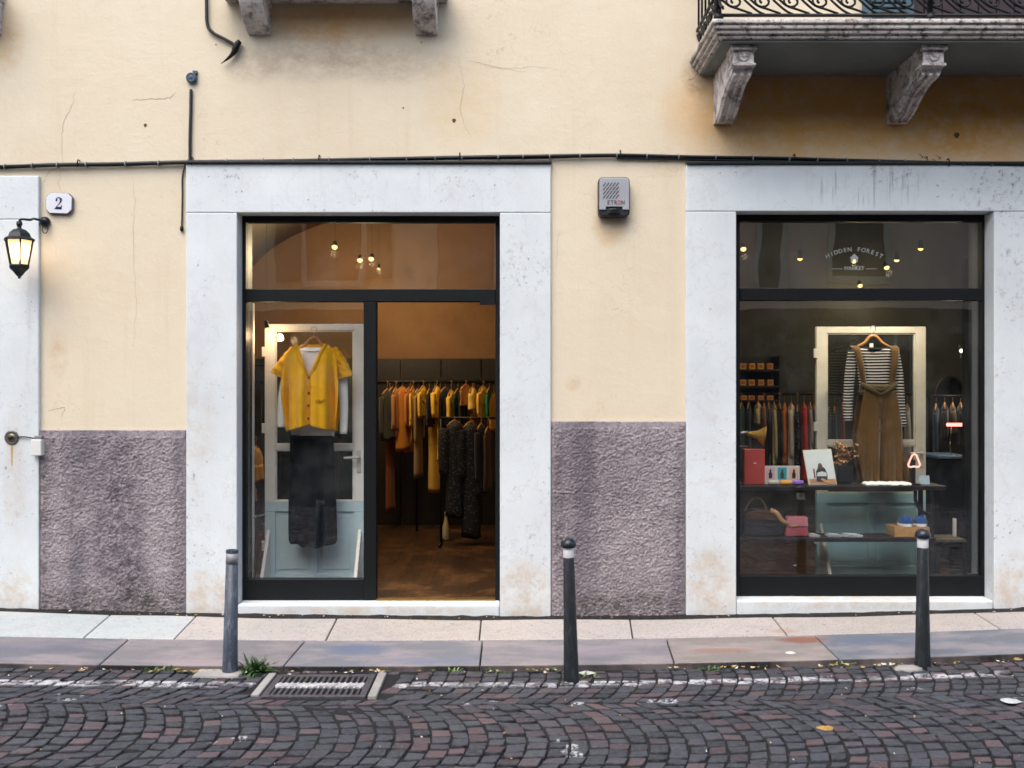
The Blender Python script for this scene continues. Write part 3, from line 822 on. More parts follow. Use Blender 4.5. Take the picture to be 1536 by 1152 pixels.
M_WFR = mat('window_paint', lin('5a4a3c'), .5)
for u in UW[:2]:
    bm = BM()
    a, b, z0, z1 = u; y = .12; f = .06
    box(bm, a, a+f, y, y+.06, z0, z1); box(bm, b-f, b, y, y+.06, z0, z1); box(bm, a+f, b-f, y, y+.06, z0, z0+f); box(bm, a+f, b-f, y, y+.06, z1-f, z1); box(bm, (a+b)/2-.03, (a+b)/2+.03, y, y+.06, z0+f, z1-f)
    w = obj('window', bm, M_WFR, bld)
    bm = BM(); box(bm, a+f, (a+b)/2-.03, y+.02, y+.028, z0+f, z1-f); box(bm, (a+b)/2+.03, b-f, y+.02, y+.028, z0+f, z1-f)
    obj('pane', bm, glass('dark_pane', (.25, .27, .28), .06), w)
# ---- balcony
bal = bpy.data.objects.new('balcony', None); COL.objects.link(bal); bal.parent = bld
BX0, BX1, BDEP = 1.185, 5.2, .74
bm = BM()
# moulded slab edge profile (y,z), front and left side as a stepped stack
steps = [(0, 3.60, 3.622), (.022, 3.622, 3.645), (.040, 3.645, 3.672), (.055, 3.672, 3.70)]
for e, za, zb_ in steps: box(bm, BX0+.055-e, BX1, -BDEP+.055-e, 0.01, za, zb_)
obj('slab', bm, M_MOSS, bal, bevel=.008)
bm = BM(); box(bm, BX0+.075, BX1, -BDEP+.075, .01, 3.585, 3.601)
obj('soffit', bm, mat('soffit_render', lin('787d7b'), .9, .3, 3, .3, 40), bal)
def bal_bracket(xc, w=.125):
    bm = BM()
    pts = [(0, 3.585), (-.60, 3.585), (-.60, 3.47), (-.565, 3.455), (-.555, 3.43)]
    for k in range(11):
        a = k/10
        pts.append((-.525 + .455*a**.85, 3.42 - .155*a**1.15 + .012*math.sin(2*PI*a)))
    pts += [(-.03, 3.262), (0, 3.262)]
    prism_x(bm, pts, xc-w/2, xc+w/2)
    # cap block at the front and fluting ribs down the scroll
    box(bm, xc-w/2-.014, xc+w/2+.014, -.625, -.47, 3.555, 3.584); box(bm, xc-w/2-.010, xc+w/2+.010, -.612, -.50, 3.462, 3.478)
    for dx in (-.045, 0, .045):
        path = [(xc+dx, p[0]-.006, p[1]-.004) for p in pts[4:16]]
        tube(bm, path, .012, 6)
    # round boss on the front block
    lathe(bm, [(.036, .6), (.036, .606), (.026, .609), (.024, .604), (.012, .604), (.010, .611), (.003, .612)], (xc, 0, 3.525), 16, 'Y')
    return obj('bracket', bm, M_BRKW, bal, bevel=.005)
bal_bracket(PX(1085) - .005); bal_bracket(PX(1342) + .005); bal_bracket(3.75); bal_bracket(4.95)
# iron railing with running scrolls
bm = BM()
yr = -BDEP + .06
zr0, zr1 = BZ + .040, BZ + .190
def rail_line(z, r=.011):
    tube(bm, [(BX0+.05, 0, z), (BX0+.05, yr, z)], r, 6); tube(bm, [(BX0+.05, yr, z), (BX1, yr, z)], r, 6)
for z in (zr0, zr1, BZ+1.0): rail_line(z, .011 if z < BZ+.9 else .02)
per = .172
def scroll(o, u):
    """one wave: spiral eye then a long tail down to the foot of the next wave; o origin, u direction in plan"""
    def pt(a, b): return (o[0] + u[0]*a, o[1] + u[1]*a, zr0 + (b-zr0)*ks)
    ks = .150/.190
    path = []
    c = (.085, zr0 + .105)
    for k in range(15):
        a = R(-60) + k * R(34)
        r = .014 + .040 * k/14
        path.append((c[0] - r*math.cos(a), c[1] + r*math.sin(a)))
    e = path[-1]
    path += [(e[0]-.015, e[1]-.0)] if False else []
    tail = [path[-1], (.03, zr0+.118), (-.01, zr0+.165), (-.075, zr1-.004)]
    tail2 = [(.135, zr0+.085), (.20, zr0+.03), (.25, zr0+.004)]
    tube(bm, [pt(*p) for p in path], .0075, 6)
    sw = smooth_path([pt(*p) for p in [(-.10, zr0+.186), (-.02, zr0+.15), (.05, zr0+.075), (.115, zr0+.045), (.19, zr0+.012)]], 5)
    tube(bm, sw, .0075, 6)
    sw = smooth_path([pt(*p) for p in [(.085, zr0+.172), (.125, zr0+.15), (.155, zr0+.105), (.22, zr0+.035), (.27, zr0+.004)]], 5)
    tube(bm, sw, .0075, 6)
x = BX0 + .06
while x < BX1 - .2:
    scroll((x, yr), (1, 0)); x += per
y = -.04
for k in range(4): scroll((BX0+.05, -.02 - k*per), (0, -1))
x = BX0 + .05
while x < BX1:
    tube(bm, [(x, yr, zr1), (x, yr, BZ+1.0)], .007, 6); x += .115
for k in range(6): tube(bm, [(BX0+.05, -.05-.115*k, zr1), (BX0+.05, -.05-.115*k, BZ+1.0)], .007, 6)
for xx in (BX0+.05, 2.5, 3.9):
    tube(bm, [(xx, yr, BZ), (xx, yr, BZ+1.02)], .018, 8)
    lathe(bm, [(.03, BZ+.005), (.03, BZ+.03), (.02, BZ+.05)], (xx, yr, 0), 10)
# corner scroll-work clump
for k in range(5):
    cx, cz = BX0 + .05, BZ + .03 + .045*k
    pp = [(cx + .028*math.cos(a) * (1-.08*a), yr - .004 + .02*math.sin(a*.5), cz + .028*math.sin(a)*(1-.08*a)) for a in [j*.6 for j in range(10)]]
    tube(bm, pp, .007, 5)
obj('railing', bm, M_IRON, bal, smooth=True)
# balcony door, shutter
bm = BM(); y = .10
for k in range(9):
    a = BD0 + (BD1-BD0)*k/9; box(bm, a+.004, BD0+(BD1-BD0)*(k+1)/9-.004, y, y+.05, BZ, 6.1)
obj('door', bm, mat('dark_door_wood', lin('33272b'), .55), bal)
bm = BM(); a, b = PX(1292), PX(1366)
box(bm, a, a+.05, -.055, -.012, BZ+.012, 6.1); box(bm, b-.05, b, -.055, -.012, BZ+.012, 6.1); box(bm, a+.05, b-.05, -.055, -.012, BZ+.012, BZ+.09)
z = BZ + .10
while z < 6.0:
    vs = box(bm, a+.05, b-.05, -.05, -.018, z, z+.012)
    for v in vs: v.co.z += (v.co.y + .034)*.9
    z += .035
obj('shutter', bm, mat('blue_shutter_paint', lin('44606c'), .5), bal)
# cornice and eaves so that the facade ends properly
bm = BM(); box(bm, W0, W1, -.35, .3, WT, WT+.12); box(bm, W0, W1, -.5, .3, WT+.122, WT+.20)
obj('eaves', bm, M_DWOOD, bld)
# back and side walls, roof
bm = BM()
box(bm, W0, W0+.25, .31, 6.0, -.1, WT); box(bm, W1-.25, W1, .31, 6.0, -.1, WT); box(bm, W0, W1, 6.01, 6.25, -.1, WT); box(bm, W0, W1, .31, 6.0, 8.8, WT-.005)
obj('outer_wall', bm, mat('rear_render', lin('a08a68'), .9), bld)
# far left dark door
bm = BM()
for k in range(4):
    a = E0 + (E1-E0)*k/4; box(bm, a+.004, a+(E1-E0)/4-.004, .12, .17, .02, ETOP)
obj('side_door', bm, mat('plum_door', lin('3b2730'), .5), bld)

# ---- shop frames
def xs(px): return PX(px, 6.72)
def zs(py): return PZ(py, 6.72)
fy0, fy1 = .10, .165
bm = BM()
lx0, lx1 = L0, xs(370)
box(bm, lx0, lx1, fy0, fy1, .070, LT)                                       # left stile
box(bm, xs(743), L1, fy0, fy1, .070, LT)                                    # right stile
box(bm, lx1, xs(743), fy0, fy1, zs(334), LT)                                # head
box(bm, lx1, xs(743), fy0-.008, fy1, zs(453), zs(434))                      # transom
box(bm, xs(546), xs(565), fy0-.004, fy1+.01, .070, zs(453)-.001)            # mullion
box(bm, lx1, xs(546), fy0, fy1, .070, zs(868))                              # kick panel
fr1 = obj('shop_frame', bm, M_FRAME, bld, bevel=.004)
bm = BM(); box(bm, lx1, xs(743), .130, .138, zs(434), zs(334)); obj('transom_pane', bm, M_GLASS, fr1)
bm = BM(); box(bm, lx1, xs(546), .130, .138, zs(868), zs(453)); obj('display_pane', bm, M_GLASS, fr1)
bm = BM(); box(bm, xs(565), xs(743), .09, .15, .0702, .078); obj('brass_track', bm, mat('brass', lin('b08a4a'), .35, .2, 20, .1, 60, metal=.8), fr1)
bm = BM(); box(bm, xs(720), xs(743), fy0-.02, fy0-.008, zs(458), zs(450)); obj('door_stop', bm, M_FRAME, fr1)
bm = BM()
box(bm, Q0, xs(1109), fy0, fy1, .098, QT)
box(bm, xs(1471), Q1, fy0, fy1, .098, QT)
box(bm, xs(1109), xs(1471), fy0, fy1, zs(333), QT)
box(bm, xs(1109), xs(1471), fy0-.008, fy1, zs(451), zs(433))
box(bm, xs(1109), xs(1471), fy0, fy1, .098, zs(863))
fr2 = obj('shop_frame', bm, M_FRAME, bld, bevel=.004)
bm = BM(); box(bm, xs(1109), xs(1471), .130, .138, zs(433), zs(333)); obj('transom_pane', bm, M_GLASS, fr2)
bm = BM(); box(bm, xs(1109), xs(1471), .130, .138, zs(863), zs(451)); obj('display_pane', bm, M_GLASS, fr2)
for (a, b, zb_, tp, fr_) in ((L0, L1, .07, LT, fr1), (Q0, Q1, .098, QT, fr2)):
    bm = BM()
    box(bm, a, a+.014, .1655, .306, zb_, tp); box(bm, b-.014, b, .1655, .306, zb_, tp); box(bm, a+.014, b-.014, .1655, .306, tp-.014, tp)
    obj('added_reveal_lining', bm, M_FRAME, fr_)  # added dark boards that hide lamplight on the inner jambs and head
# lettering on the transom glass
M_LET = mat('white_vinyl', lin('9aa0a0'), .6, .2, 10, 0)
bm = BM()
yl = .127; cxp, cyp = 1282, 458
Rr = 84
s = 'HIDDEN FOREST'
for k, ch in enumerate(s):
    if ch == ' ': continue
    a = R(-28.5 + 57*k/(len(s)-1))
    px, py = cxp + Rr*math.sin(a), cyp - Rr*math.cos(a)
    add_text(bm, ch, .040, (xs(px), yl, zs(py)), a * .9, .0004)
obj('window_lettering', bm, M_LET, fr2)
bm = BM()
add_text(bm, 'MARKET', .036, (xs(1282), yl, zs(402.5)), 0, .0003, squash=1.0)
for (a, b) in ((1248, 1264), (1300, 1316)):
    b2m = BM(); box(b2m, xs(a), xs(b), yl-.001, yl+.001, zs(403.4), zs(402.7)); obj('lettering_rule', b2m, M_LET, fr2)
obj('window_lettering', bm, M_LET, fr2)
bm = BM()
# little house emblem: roof, walls, round window
def ep(x, y): return (xs(1282+x), zs(387+y))
prism(bm, [ep(-7, 0), ep(0, -6.5), ep(7, 0), ep(5.2, 0), ep(5.2, 6), ep(1.6, 6), ep(1.6, 2.2), ep(-1.6, 2.2), ep(-1.6, 6), ep(-5.2, 6), ep(-5.2, 0)], yl-.001, yl+.001)
obj('house_emblem', bm, M_LET, fr2)

# ---- interior shells
M_TAN = None
def m_inwall(name, a, b, sc=1.2):
    g = G(name)
    c = g.mix(g.ramp(g.noise(sc, 5, .65), .35, .7), a, b)
    return g.bsdf(c, .9, 0, g.bump(g.noise(25, 5, .7), .3, .01), .2)
M_TAN = m_inwall('tan_plaster', lin('7f6044'), lin('684c34'))
M_DKW = m_inwall('dark_green_plaster', lin('484943'), lin('393a36'))
bm = BM()
YB = 3.75
# left room: x -2.85 .. 0.72 ; right room 0.92 .. 5.6
box(bm, -2.85, .72, YB, YB+.1, .0, 3.9)
box(bm, -2.97, -2.85, .31, YB+.1, .0, 2.45); box(bm, .72, .80, .31, YB+.1, .0, 2.45)
obj('interior_wall', bm, M_TAN, bld)
bm = BM()
cxv, rx, rz = -1.065, 1.80, .95
N = 28; va = []
for k in range(N+1):
    a = PI * k / N
    va.append((cxv - rx*math.cos(a), 2.42 + rz*math.sin(a)))
for (p, q) in zip(va, va[1:]):
    for (yy0, yy1) in ((.31, YB),):
        bm.faces.new([bm.verts.new(v) for v in ((p[0], yy0, p[1]), (q[0], yy0, q[1]), (q[0], yy1, q[1]), (p[0], yy1, p[1]))])
bmesh.ops.remove_doubles(bm, verts=bm.verts, dist=1e-5)
obj('vault', bm, m_inwall('vault_plaster', lin('a0937a'), lin('8a7c62')), bld, smooth=True, solid=.06)
bm = BM()
box(bm, .82, 5.6, YB, YB+.1, 0, 3.3); box(bm, .81, .90, .31, YB, 0, 3.3); box(bm, 5.5, 5.6, .31, YB, 0, 3.3); box(bm, .81, 5.6, .31, YB+.1, 3.3, 3.4)
obj('interior_wall', bm, M_DKW, bld)
bm = BM(); box(bm, -2.85, .80, .20, YB, -.02, .068); box(bm, .81, 5.5, .20, YB, -.02, .069)
obj('interior_floor', bm, m_floor(), bld)
# dark panelling behind the left rail
bm = BM()
pxs = [-2.84 + .42*k for k in range(9)]
for k in range(8):
    box(bm, pxs[k]+.006, pxs[k+1]-.006, YB-.045, YB-.002, .07, PZ(538, D+YB))
box(bm, -2.84, .7, YB-.09, YB-.046, PZ(572, D+YB), PZ(566, D+YB))
obj('wood_panelling', bm, M_DWOOD, bld)

# ================================================================== FACADE FITTINGS
# number plate
c = Vector((PX(91), 0, PZ(306)))
t = thing('house_number_plate', 'white enamel house number plate with dark blue numeral 2 beside the lantern', 'sign', c)
hw, hh, ch = .091, .071, .028
def octa(s, k=ch): return [(c.x + x*s, c.z + z*s) for x, z in ((-hw+k, -hh), (hw-k, -hh), (hw, -hh+k), (hw, hh-k), (hw-k, hh), (-hw+k, hh), (-hw, hh-k), (-hw, -hh+k))]
bm = BM(); prism(bm, octa(1), -.024, -.001)
obj('rim', bm, mat('plate_rim', lin('6a6478'), .4), t, bevel=.008, seg=3)
bm = BM(); prism(bm, octa(.93), -.028, -.0235)
obj('plate', bm, mat('white_enamel', lin('dfe2ea'), .25, .1, 8, .05, 50), t, bevel=.003, seg=3)
bm = BM()
# numeral two in a heavy serif cut, local units
s2 = .040
out2 = [(-.50,.42),(-.42,.78),(-.10,1.0),(.22,.98),(.52,.80),(.58,.48),(.46,.18),(.12,-.18),(-.22,-.55),(-.10,-.60),(.30,-.60),(.46,-.52),(.54,-.28),(.62,-.28),(.56,-1.0),(-.58,-1.0),(-.58,-.88),(-.10,-.28),(.16,.10),(.26,.46),(.16,.78),(-.06,.86),(-.26,.78),(-.20,.62),(-.18,.42),(-.34,.30)]
prism(bm, [(c.x - .002 + x*s2, c.z + z*s2) for x, z in out2], -.0296, -.0275)
obj('numeral', bm, mat('navy_enamel', lin('1c2a52'), .3), t)
t.rotation_euler = (0, R(2), 0)
# lantern
lc = Vector((PX(29, 6.38), -.22, 0)); zt_ = PZ(336, 6.38)
t = thing('wall_lantern', 'lit black iron wall lantern with frosted glass beside the house number', 'lantern', (lc.x, lc.y, PZ(417, 6.38)))
M_LAN = mat('lantern_metal', lin('1b222a'), .42, .3, 15, .15, 60, metal=.2)
Z = lambda py: PZ(py, 6.38)
W_ = lambda w: w / F * 6.38
bm = BM()
lathe(bm, [(W_(4), Z(332)), (W_(5), Z(336)), (W_(3), Z(341)), (W_(4), Z(343)), (W_(10), Z(345)), (W_(15.5), Z(350)), (W_(18), Z(356)), (W_(24), Z(359.5)), (W_(23.5), Z(361.5)), (W_(19), Z(361))], (lc.x, lc.y, 0), 6, rot=R(0))
obj('cap', bm, M_LAN, t, bevel=.003)
bm = BM()
rt, rb, z1_, z0_ = W_(20.5), W_(13.5), Z(361), Z(398)
for k in range(6):
    a = 2*PI*k/6
    tube(bm, [(lc.x + rt*math.cos(a), lc.y + rt*math.sin(a), z1_), (lc.x + rb*math.cos(a), lc.y + rb*math.sin(a), z0_)], .006, 6)
lathe(bm, [(W_(14.5), Z(397)), (W_(15.5), Z(399)), (W_(14.5), Z(403)), (W_(9), Z(408)), (W_(5), Z(413)), (W_(2.5), Z(415)), (W_(2), Z(418))], (lc.x, lc.y, 0), 6)
obj('cage', bm, M_LAN, t)
bm = BM(); lathe(bm, [(rb*.93, z0_), (rt*.93, z1_)], (lc.x, lc.y, 0), 6)
g = G('frosted_lit_glass')
tl = g.n('ShaderNodeBsdfTranslucent', {'Color': (.95, .86, .70, 1)}); df_ = g.n('ShaderNodeBsdfDiffuse', {'Color': (.75, .68, .55, 1)}); tp_ = g.n('ShaderNodeBsdfTransparent', {'Color': (1, .95, .85, 1)})
m1 = g.n('ShaderNodeMixShader', {0: .3, 1: tl, 2: df_}); m2 = g.n('ShaderNodeMixShader', {0: .30, 1: m1, 2: tp_})
g.t.links.new(m2.outputs[0], g.out.inputs['Surface'])
obj('lantern_glass', bm, g.m, t)
bm = BM(); lathe(bm, [(.008, Z(392)), (.012, Z(388)), (.030, Z(378)), (.032, Z(372)), (.022, Z(366)), (.008, Z(363))], (lc.x, lc.y, 0), 14); obj('bulb', bm, emit('lantern_bulb', (1, .70, .38), 9), t, smooth=True)
bm = BM()
tube(bm, smooth_path([(lc.x, lc.y, Z(336)), (lc.x+.01, lc.y, Z(329)), (lc.x+.06, lc.y+.02, Z(329)), (PX(62), -.10, PZ(332)), (PX(69), -.035, PZ(333))], 5), .008, 8)
lathe(bm, [(.03, .0), (.034, .012), (.030, .03), (.014, .04)], (PX(69), 0, PZ(333)), 14, 'Y')
tube(bm, [(PX(70)+.018*math.cos(a), -.022, PZ(344)+.03*math.sin(a)) for a in [2*PI*k/14 for k in range(15)]], .003, 6)
obj('bracket_arm', bm, M_LAN, t, smooth=True)
# alarm box
c = Vector((PX(919.5), 0, PZ(298)))
t = thing('alarm_siren', 'grey metal alarm siren box on the plaster between the two shop openings', 'alarm box', c)
def rrect(cx, cz, w, h, r, n=5):
    pts = []
    for (sx, sz, a0) in ((1, -1, -90), (1, 1, 0), (-1, 1, 90), (-1, -1, 180)):
        for k in range(n+1):
            a = R(a0 + 90*k/n); pts.append((cx + sx*(w/2-r) + r*math.cos(a), cz + sz*(h/2-r) + r*math.sin(a)))
    return pts
bm = BM(); prism(bm, rrect(c.x, c.z, .208, .258, .028), -.075, -.001)
obj('housing', bm, mat('siren_black', lin('26292c'), .4), t, bevel=.008, seg=3)
zb0 = PZ(317)
bm = BM()
pts = [p for p in rrect(c.x, c.z+.006, .196, .232, .022) if p[1] > zb0-.0]
pts = [(c.x-.098, zb0-.004), (c.x-.055, zb0-.004), (c.x-.055, zb0+.016), (c.x+.055, zb0+.016), (c.x+.055, zb0-.004), (c.x+.098, zb0-.004)] + [p for p in pts if p[1] > c.z]
prism(bm, pts, -.084, -.0745)
obj('cover', bm, mat('siren_grey', lin('a9acb2'), .4, .15, 8, .05, 50, metal=.25), t, bevel=.003)
bm = BM(); lathe(bm, [(.052, -.028), (.060, -.010), (.060, .02)], (c.x, -.045, zb0-.016), 18, sq=(1, .75))
box(bm, c.x-.075, c.x+.075, -.070, -.015, zb0-.022, zb0-.006)
obj('lens', bm, mat('lens_black', lin('15181a'), .3), t, smooth=False, bevel=.004)
M_SLOT = mat('slot_black', lin('2b2c30'), .6)
bm = BM()
for r_ in range(4):
    for k in range(5):
        x = PX(904) + k*.021 + (3-r_)*.000; z = PZ(285) - r_*.027 + .02
        vs = obox(bm, Vector((x+.004, -.0845, z)), .030, .003, .0055, Matrix.Rotation(R(-52), 3, 'Y'))
obj('sound_slots', bm, M_SLOT, t)
bm = BM()
zz = PZ(307.5)
for ch_, dx, mi in (('E', -.045, 0), ('T', -.021, 0), ('R', .002, 0), ('O', .026, 1), ('N', .051, 0)): add_text(bm, ch_, .038, (PX(921)+dx, -.0848, zz), 0, .0012, mi=mi, squash=.8)
obj('lettering', bm, [mat('grey_print', lin('4d5058'), .5), mat('red_print', lin('a8504c'), .5)], t)
# cables
def cable(name, lab, pts, r, m=M_CABLE, off=.02, smooth_n=6, cat='cable', extra=None, seg=8):
    ps = smooth_path([(PX(x), -off, PZ(y)) for x, y in pts], smooth_n)
    bm = BM(); tube(bm, ps, r, seg)
    o = obj(name, bm, m, smooth=True, loc=ps[0])
    return tag(o, lab, cat)
bun = thing('cable_bundle', 'long black cable bundle tied with pale straps running across the facade above the shops', 'cable', (0, 0, PZ(240)))
main = [(-60, 252), (0, 251.5), (80, 249), (180, 247), (285, 244.5), (420, 242.5), (560, 240), (700, 238), (800, 236), (925, 234), (1030, 236), (1200, 240), (1400, 246), (1560, 250)]
M_TIE = mat('tie_strap', lin('8d959a'), .5)
bm = BM(); rr = random.Random(2)
for k, (dz, dy, r) in enumerate(((.006, .018, .0085), (-.006, .016, .008), (.001, .030, .0085))):
    ps = [(PX(x), -dy - .003*rr.random(), PZ(y) + dz + rr.uniform(-.003, .003)) for x, y in main]
    tube(bm, smooth_path(ps, 6), r, 8)
ps = [(PX(x), -.016, PZ(y)-.016) for x, y in main[9:]]
tube(bm, smooth_path(ps, 5), .010, 8)
obj('wires', bm, M_CABLE, bun, smooth=True)
def main_y(x):
    for (a, b) in zip(main, main[1:]):
        if a[0] <= x <= b[0]: return a[1] + (b[1]-a[1])*(x-a[0])/(b[0]-a[0])
    return 245
x = 10
while x < 1530:
    bm = BM(); z = PZ(main_y(x)); lathe(bm, [(.020, -.0035), (.020, .0035)], (PX(x), -.021, z), 10, 'X', rot=rr.random()); obj('tie', bm, M_TIE, bun); x += rr.uniform(36, 62)
for x in (120, 290, 480, 690, 930, 1190, 1420):
    bm = BM(); z = PZ(main_y(x)); tube(bm, [(PX(x), 0, z+.03), (PX(x), -.03, z+.032), (PX(x), -.042, z+.01), (PX(x), -.036, z-.02)], .004, 6); obj('hook', bm, M_IRON, bun)
cable('cable', 'loose black cable hanging down the upper wall and ending in a taped tail', [(309, -60), (311, 0), (312, 36), (320, 50), (338, 60), (350, 67), (354, 71)], .011, off=.02)
o = COL.objects[-1] if False else None
bm = BM(); ps = smooth_path([(PX(x), -.03, PZ(y)) for x, y in ((362, 64), (357, 70), (353, 80), (345, 89), (333, 98))], 3); tube(bm, ps, [.015, .018, .021, .023, .023, .022, .019, .016, .013, .010, .007, .004, .002][:len(ps)], 8)
tag(obj('tape_wrap', bm, M_IRON, smooth=True, loc=ps[0]), 'black lump of insulating tape on the loose cable end, high on the wall', 'cable joint')
bm = BM(); cc = (PX(288.5), 0, PZ(118)); lathe(bm, [(.036, 0), (.036, .02), (.033, .03), (.026, .034), (.024, .030), (.010, .031), (.004, .034)], cc, 20, 'Y')
box(bm, PX(290), PX(297), -.02, 0, PZ(112), PZ(107))
tag(obj('junction_cap', bm, mat('blue_grey_plastic', lin('4a5a70'), .4), bevel=.002, loc=cc), 'round blue grey junction cap on the plaster above the black conduit', 'junction box')
cable('conduit', 'straight black conduit running down from the round cap to the cable bundle', [(287.5, 135), (287, 170), (286, 205), (286, 244)], .0105, off=.014)
t2 = cable('cable', 'thin dark cable with a small plug hanging left of the left shop opening', [(279, 247), (276, 258), (274.5, 270), (274.5, 300), (274, 325), (273.5, 345)], .006, off=.012)
bm = BM(); lathe(bm, [(.006, .014), (.011, .008), (.012, -.012), (.007, -.02)], (PX(273.5), -.013, PZ(343)), 10); obj('plug', bm, M_IRON, t2, smooth=True)
# bell push rosette and box
cc = Vector((PX(21), -.028, PZ(656)))
t = thing('bell_pull', 'round brass bell pull with a rust streak on the white stone jamb', 'bell', cc)
bm = BM(); lathe(bm, [(.047, .0), (.047, .006), (.040, .010), (.034, .006), (.022, .007), (.020, .014)], cc, 22, 'Y'); obj('rosette', bm, mat('old_brass', lin('77736e'), .4, .4, 30, .3, 60, metal=.6), t, smooth=True)
bm = BM(); lathe(bm, [(.016, .010), (.017, .022), (.010, .028), (.003, .029)], cc, 16, 'Y'); obj('button', bm, mat('dark_brass', lin('4b3a26'), .3, metal=.7), t, smooth=True)
bm = BM()
pts = [(cc.x-.009, cc.z-.03), (cc.x+.008, cc.z-.03), (cc.x+.006, cc.z-.10), (cc.x+.003, cc.z-.19), (cc.x-.003, cc.z-.19), (cc.x-.007, cc.z-.09)]
prism(bm, pts, cc.y-.0012, cc.y+.001)
obj('rust_streak', bm, mat('rust', lin('b5803c'), .9, .4, 30, .1, 60, col2=lin('c9b498')), t)
cx_ = Vector((PX(62), -.03, PZ(670)))
t = thing('cable_box', 'small white plastic junction box on the rough plinth, wired to the bell pull', 'junction box', cx_)
bm = BM(); box(bm, cx_.x-.034, cx_.x+.034, -.075, -.012, cx_.z-.055, cx_.z+.052); obj('box', bm, mat('white_plastic', lin('dcdcd8'), .35, .08), t, bevel=.006, seg=3)
bm = BM(); tube(bm, smooth_path([(cc.x+.045, -.036, cc.z+.004), (cc.x+.09, -.040, cc.z+.006), (PX(55), -.042, PZ(657)), (PX(60), -.046, PZ(659))], 5), .004, 6); obj('wire', bm, M_IRON, t, smooth=True)
bm = BM(); box(bm, cx_.x-.02, cx_.x+.03, -.06, -.02, cx_.z+.052, cx_.z+.075); obj('clip', bm, mat('grey_plastic', lin('7a7a7c'), .4), t, bevel=.004)
#--PART2--
# ================================================================== GARMENTS AND DISPLAY DOORS
def interp(rows, n):
    """rows (z, a, b, ...) sampled at n even steps, smooth"""
    out = []
    m = len(rows)-1
    for k in range(n+1):
        t = k/n*m; i = min(int(t), m-1); f = t-i
        out.append([rows[i][j] + (rows[i+1][j]-rows[i][j])*f for j in range(len(rows[0]))])
    return out
def body_tube(bm, rows, yc, thick, nfold=5, amp=.012, n=40, nu=26, seed=0, mi=0, hemwave=0):
    """closed hanging cloth body; rows = (z, xl, xr) from the shoulders down"""
    rr = random.Random(seed); ph = [rr.uniform(0, 6.28) for _ in range(6)]
    rings = []
    rs = interp(rows, n)
    for k, (z, xl, xr) in enumerate(rs):
        t = k/n
        xc, hw = (xl+xr)/2, (xr-xl)/2
        th_ = thick * (.35 + .65*min(1, t*5))
        ring = []
        for q in range(nu):
            a = 2*PI*q/nu
            cx, sy = math.cos(a), math.sin(a)
            cx = math.copysign(abs(cx)**.8, cx)
            x = xc + hw*cx; u = cx
            grow = (.15 + .85*t)
            fold = amp*grow*(math.sin(nfold*u*PI*.5 + ph[0] + .6*math.sin(2*t+ph[1])) + .5*math.sin(nfold*1.9*u + ph[2] + t*1.5))
            y = yc + sy*th_ + fold*(1 if sy < 0 else .6)*min(1, abs(sy)*1.6)
            zz = z + hemwave*(t**3)*math.sin(3.1*u + ph[3])
            ring.append(bm.verts.new((x, y, zz)))
        rings.append(ring)
    for i in range(n):
        for q in range(nu):
            f = bm.faces.new((rings[i][q], rings[i][(q+1) % nu], rings[i+1][(q+1) % nu], rings[i+1][q])); f.material_index = mi
    bm.faces.new(rings[0]).material_index = mi
    inner = [bm.verts.new((v.co.x*.9 + .1*rs[-1][1]*.5 + .1*rs[-1][2]*.5, yc + (v.co.y-yc)*.8, v.co.z+.03)) for v in rings[-1]]
    for q in range(nu): bm.faces.new((rings[-1][q], rings[-1][(q+1) % nu], inner[(q+1) % nu], inner[q])).material_index = mi
    bm.faces.new(inner).material_index = mi
def panel_front(bm, rows, yfun, n=46, nu=14, mi=0):
    """open cloth sheet; rows = (z, xa, xb)"""
    g = []
    for (z, xa, xb) in interp(rows, n):
        g.append([bm.verts.new((xa+(xb-xa)*q/nu, yfun(xa+(xb-xa)*q/nu, z), z)) for q in range(nu+1)])
    for i in range(n):
        for q in range(nu): bm.faces.new((g[i][q], g[i][q+1], g[i+1][q+1], g[i+1][q])).material_index = mi
def hanger(parent, cx, y, ztop, zsh, half, m=M_HANG, wire=True):
    h = None
    bm = BM()
    pts = smooth_path([(cx-half, y, zsh-.035), (cx-half*.55, y-.004, zsh-.005), (cx-.03, y, zsh+.034), (cx, y, zsh+.045), (cx+.03, y, zsh+.034), (cx+half*.55, y-.004, zsh-.005), (cx+half, y, zsh-.035)], 5)
    tube(bm, pts, .011, 8, flat=.7)
    h = obj('hanger', bm, m, parent, smooth=True)
    bm = BM()
    hk = [(cx, y, zsh+.045), (cx, y, ztop-.045)] + [(cx + .020*math.sin(a) , y, ztop-.022 - .022*math.cos(a)) for a in [R(30*k) for k in range(1, 10)]]
    tube(bm, hk, .0028, 6); obj('hook', bm, M_METAL, h, smooth=True)
    return h

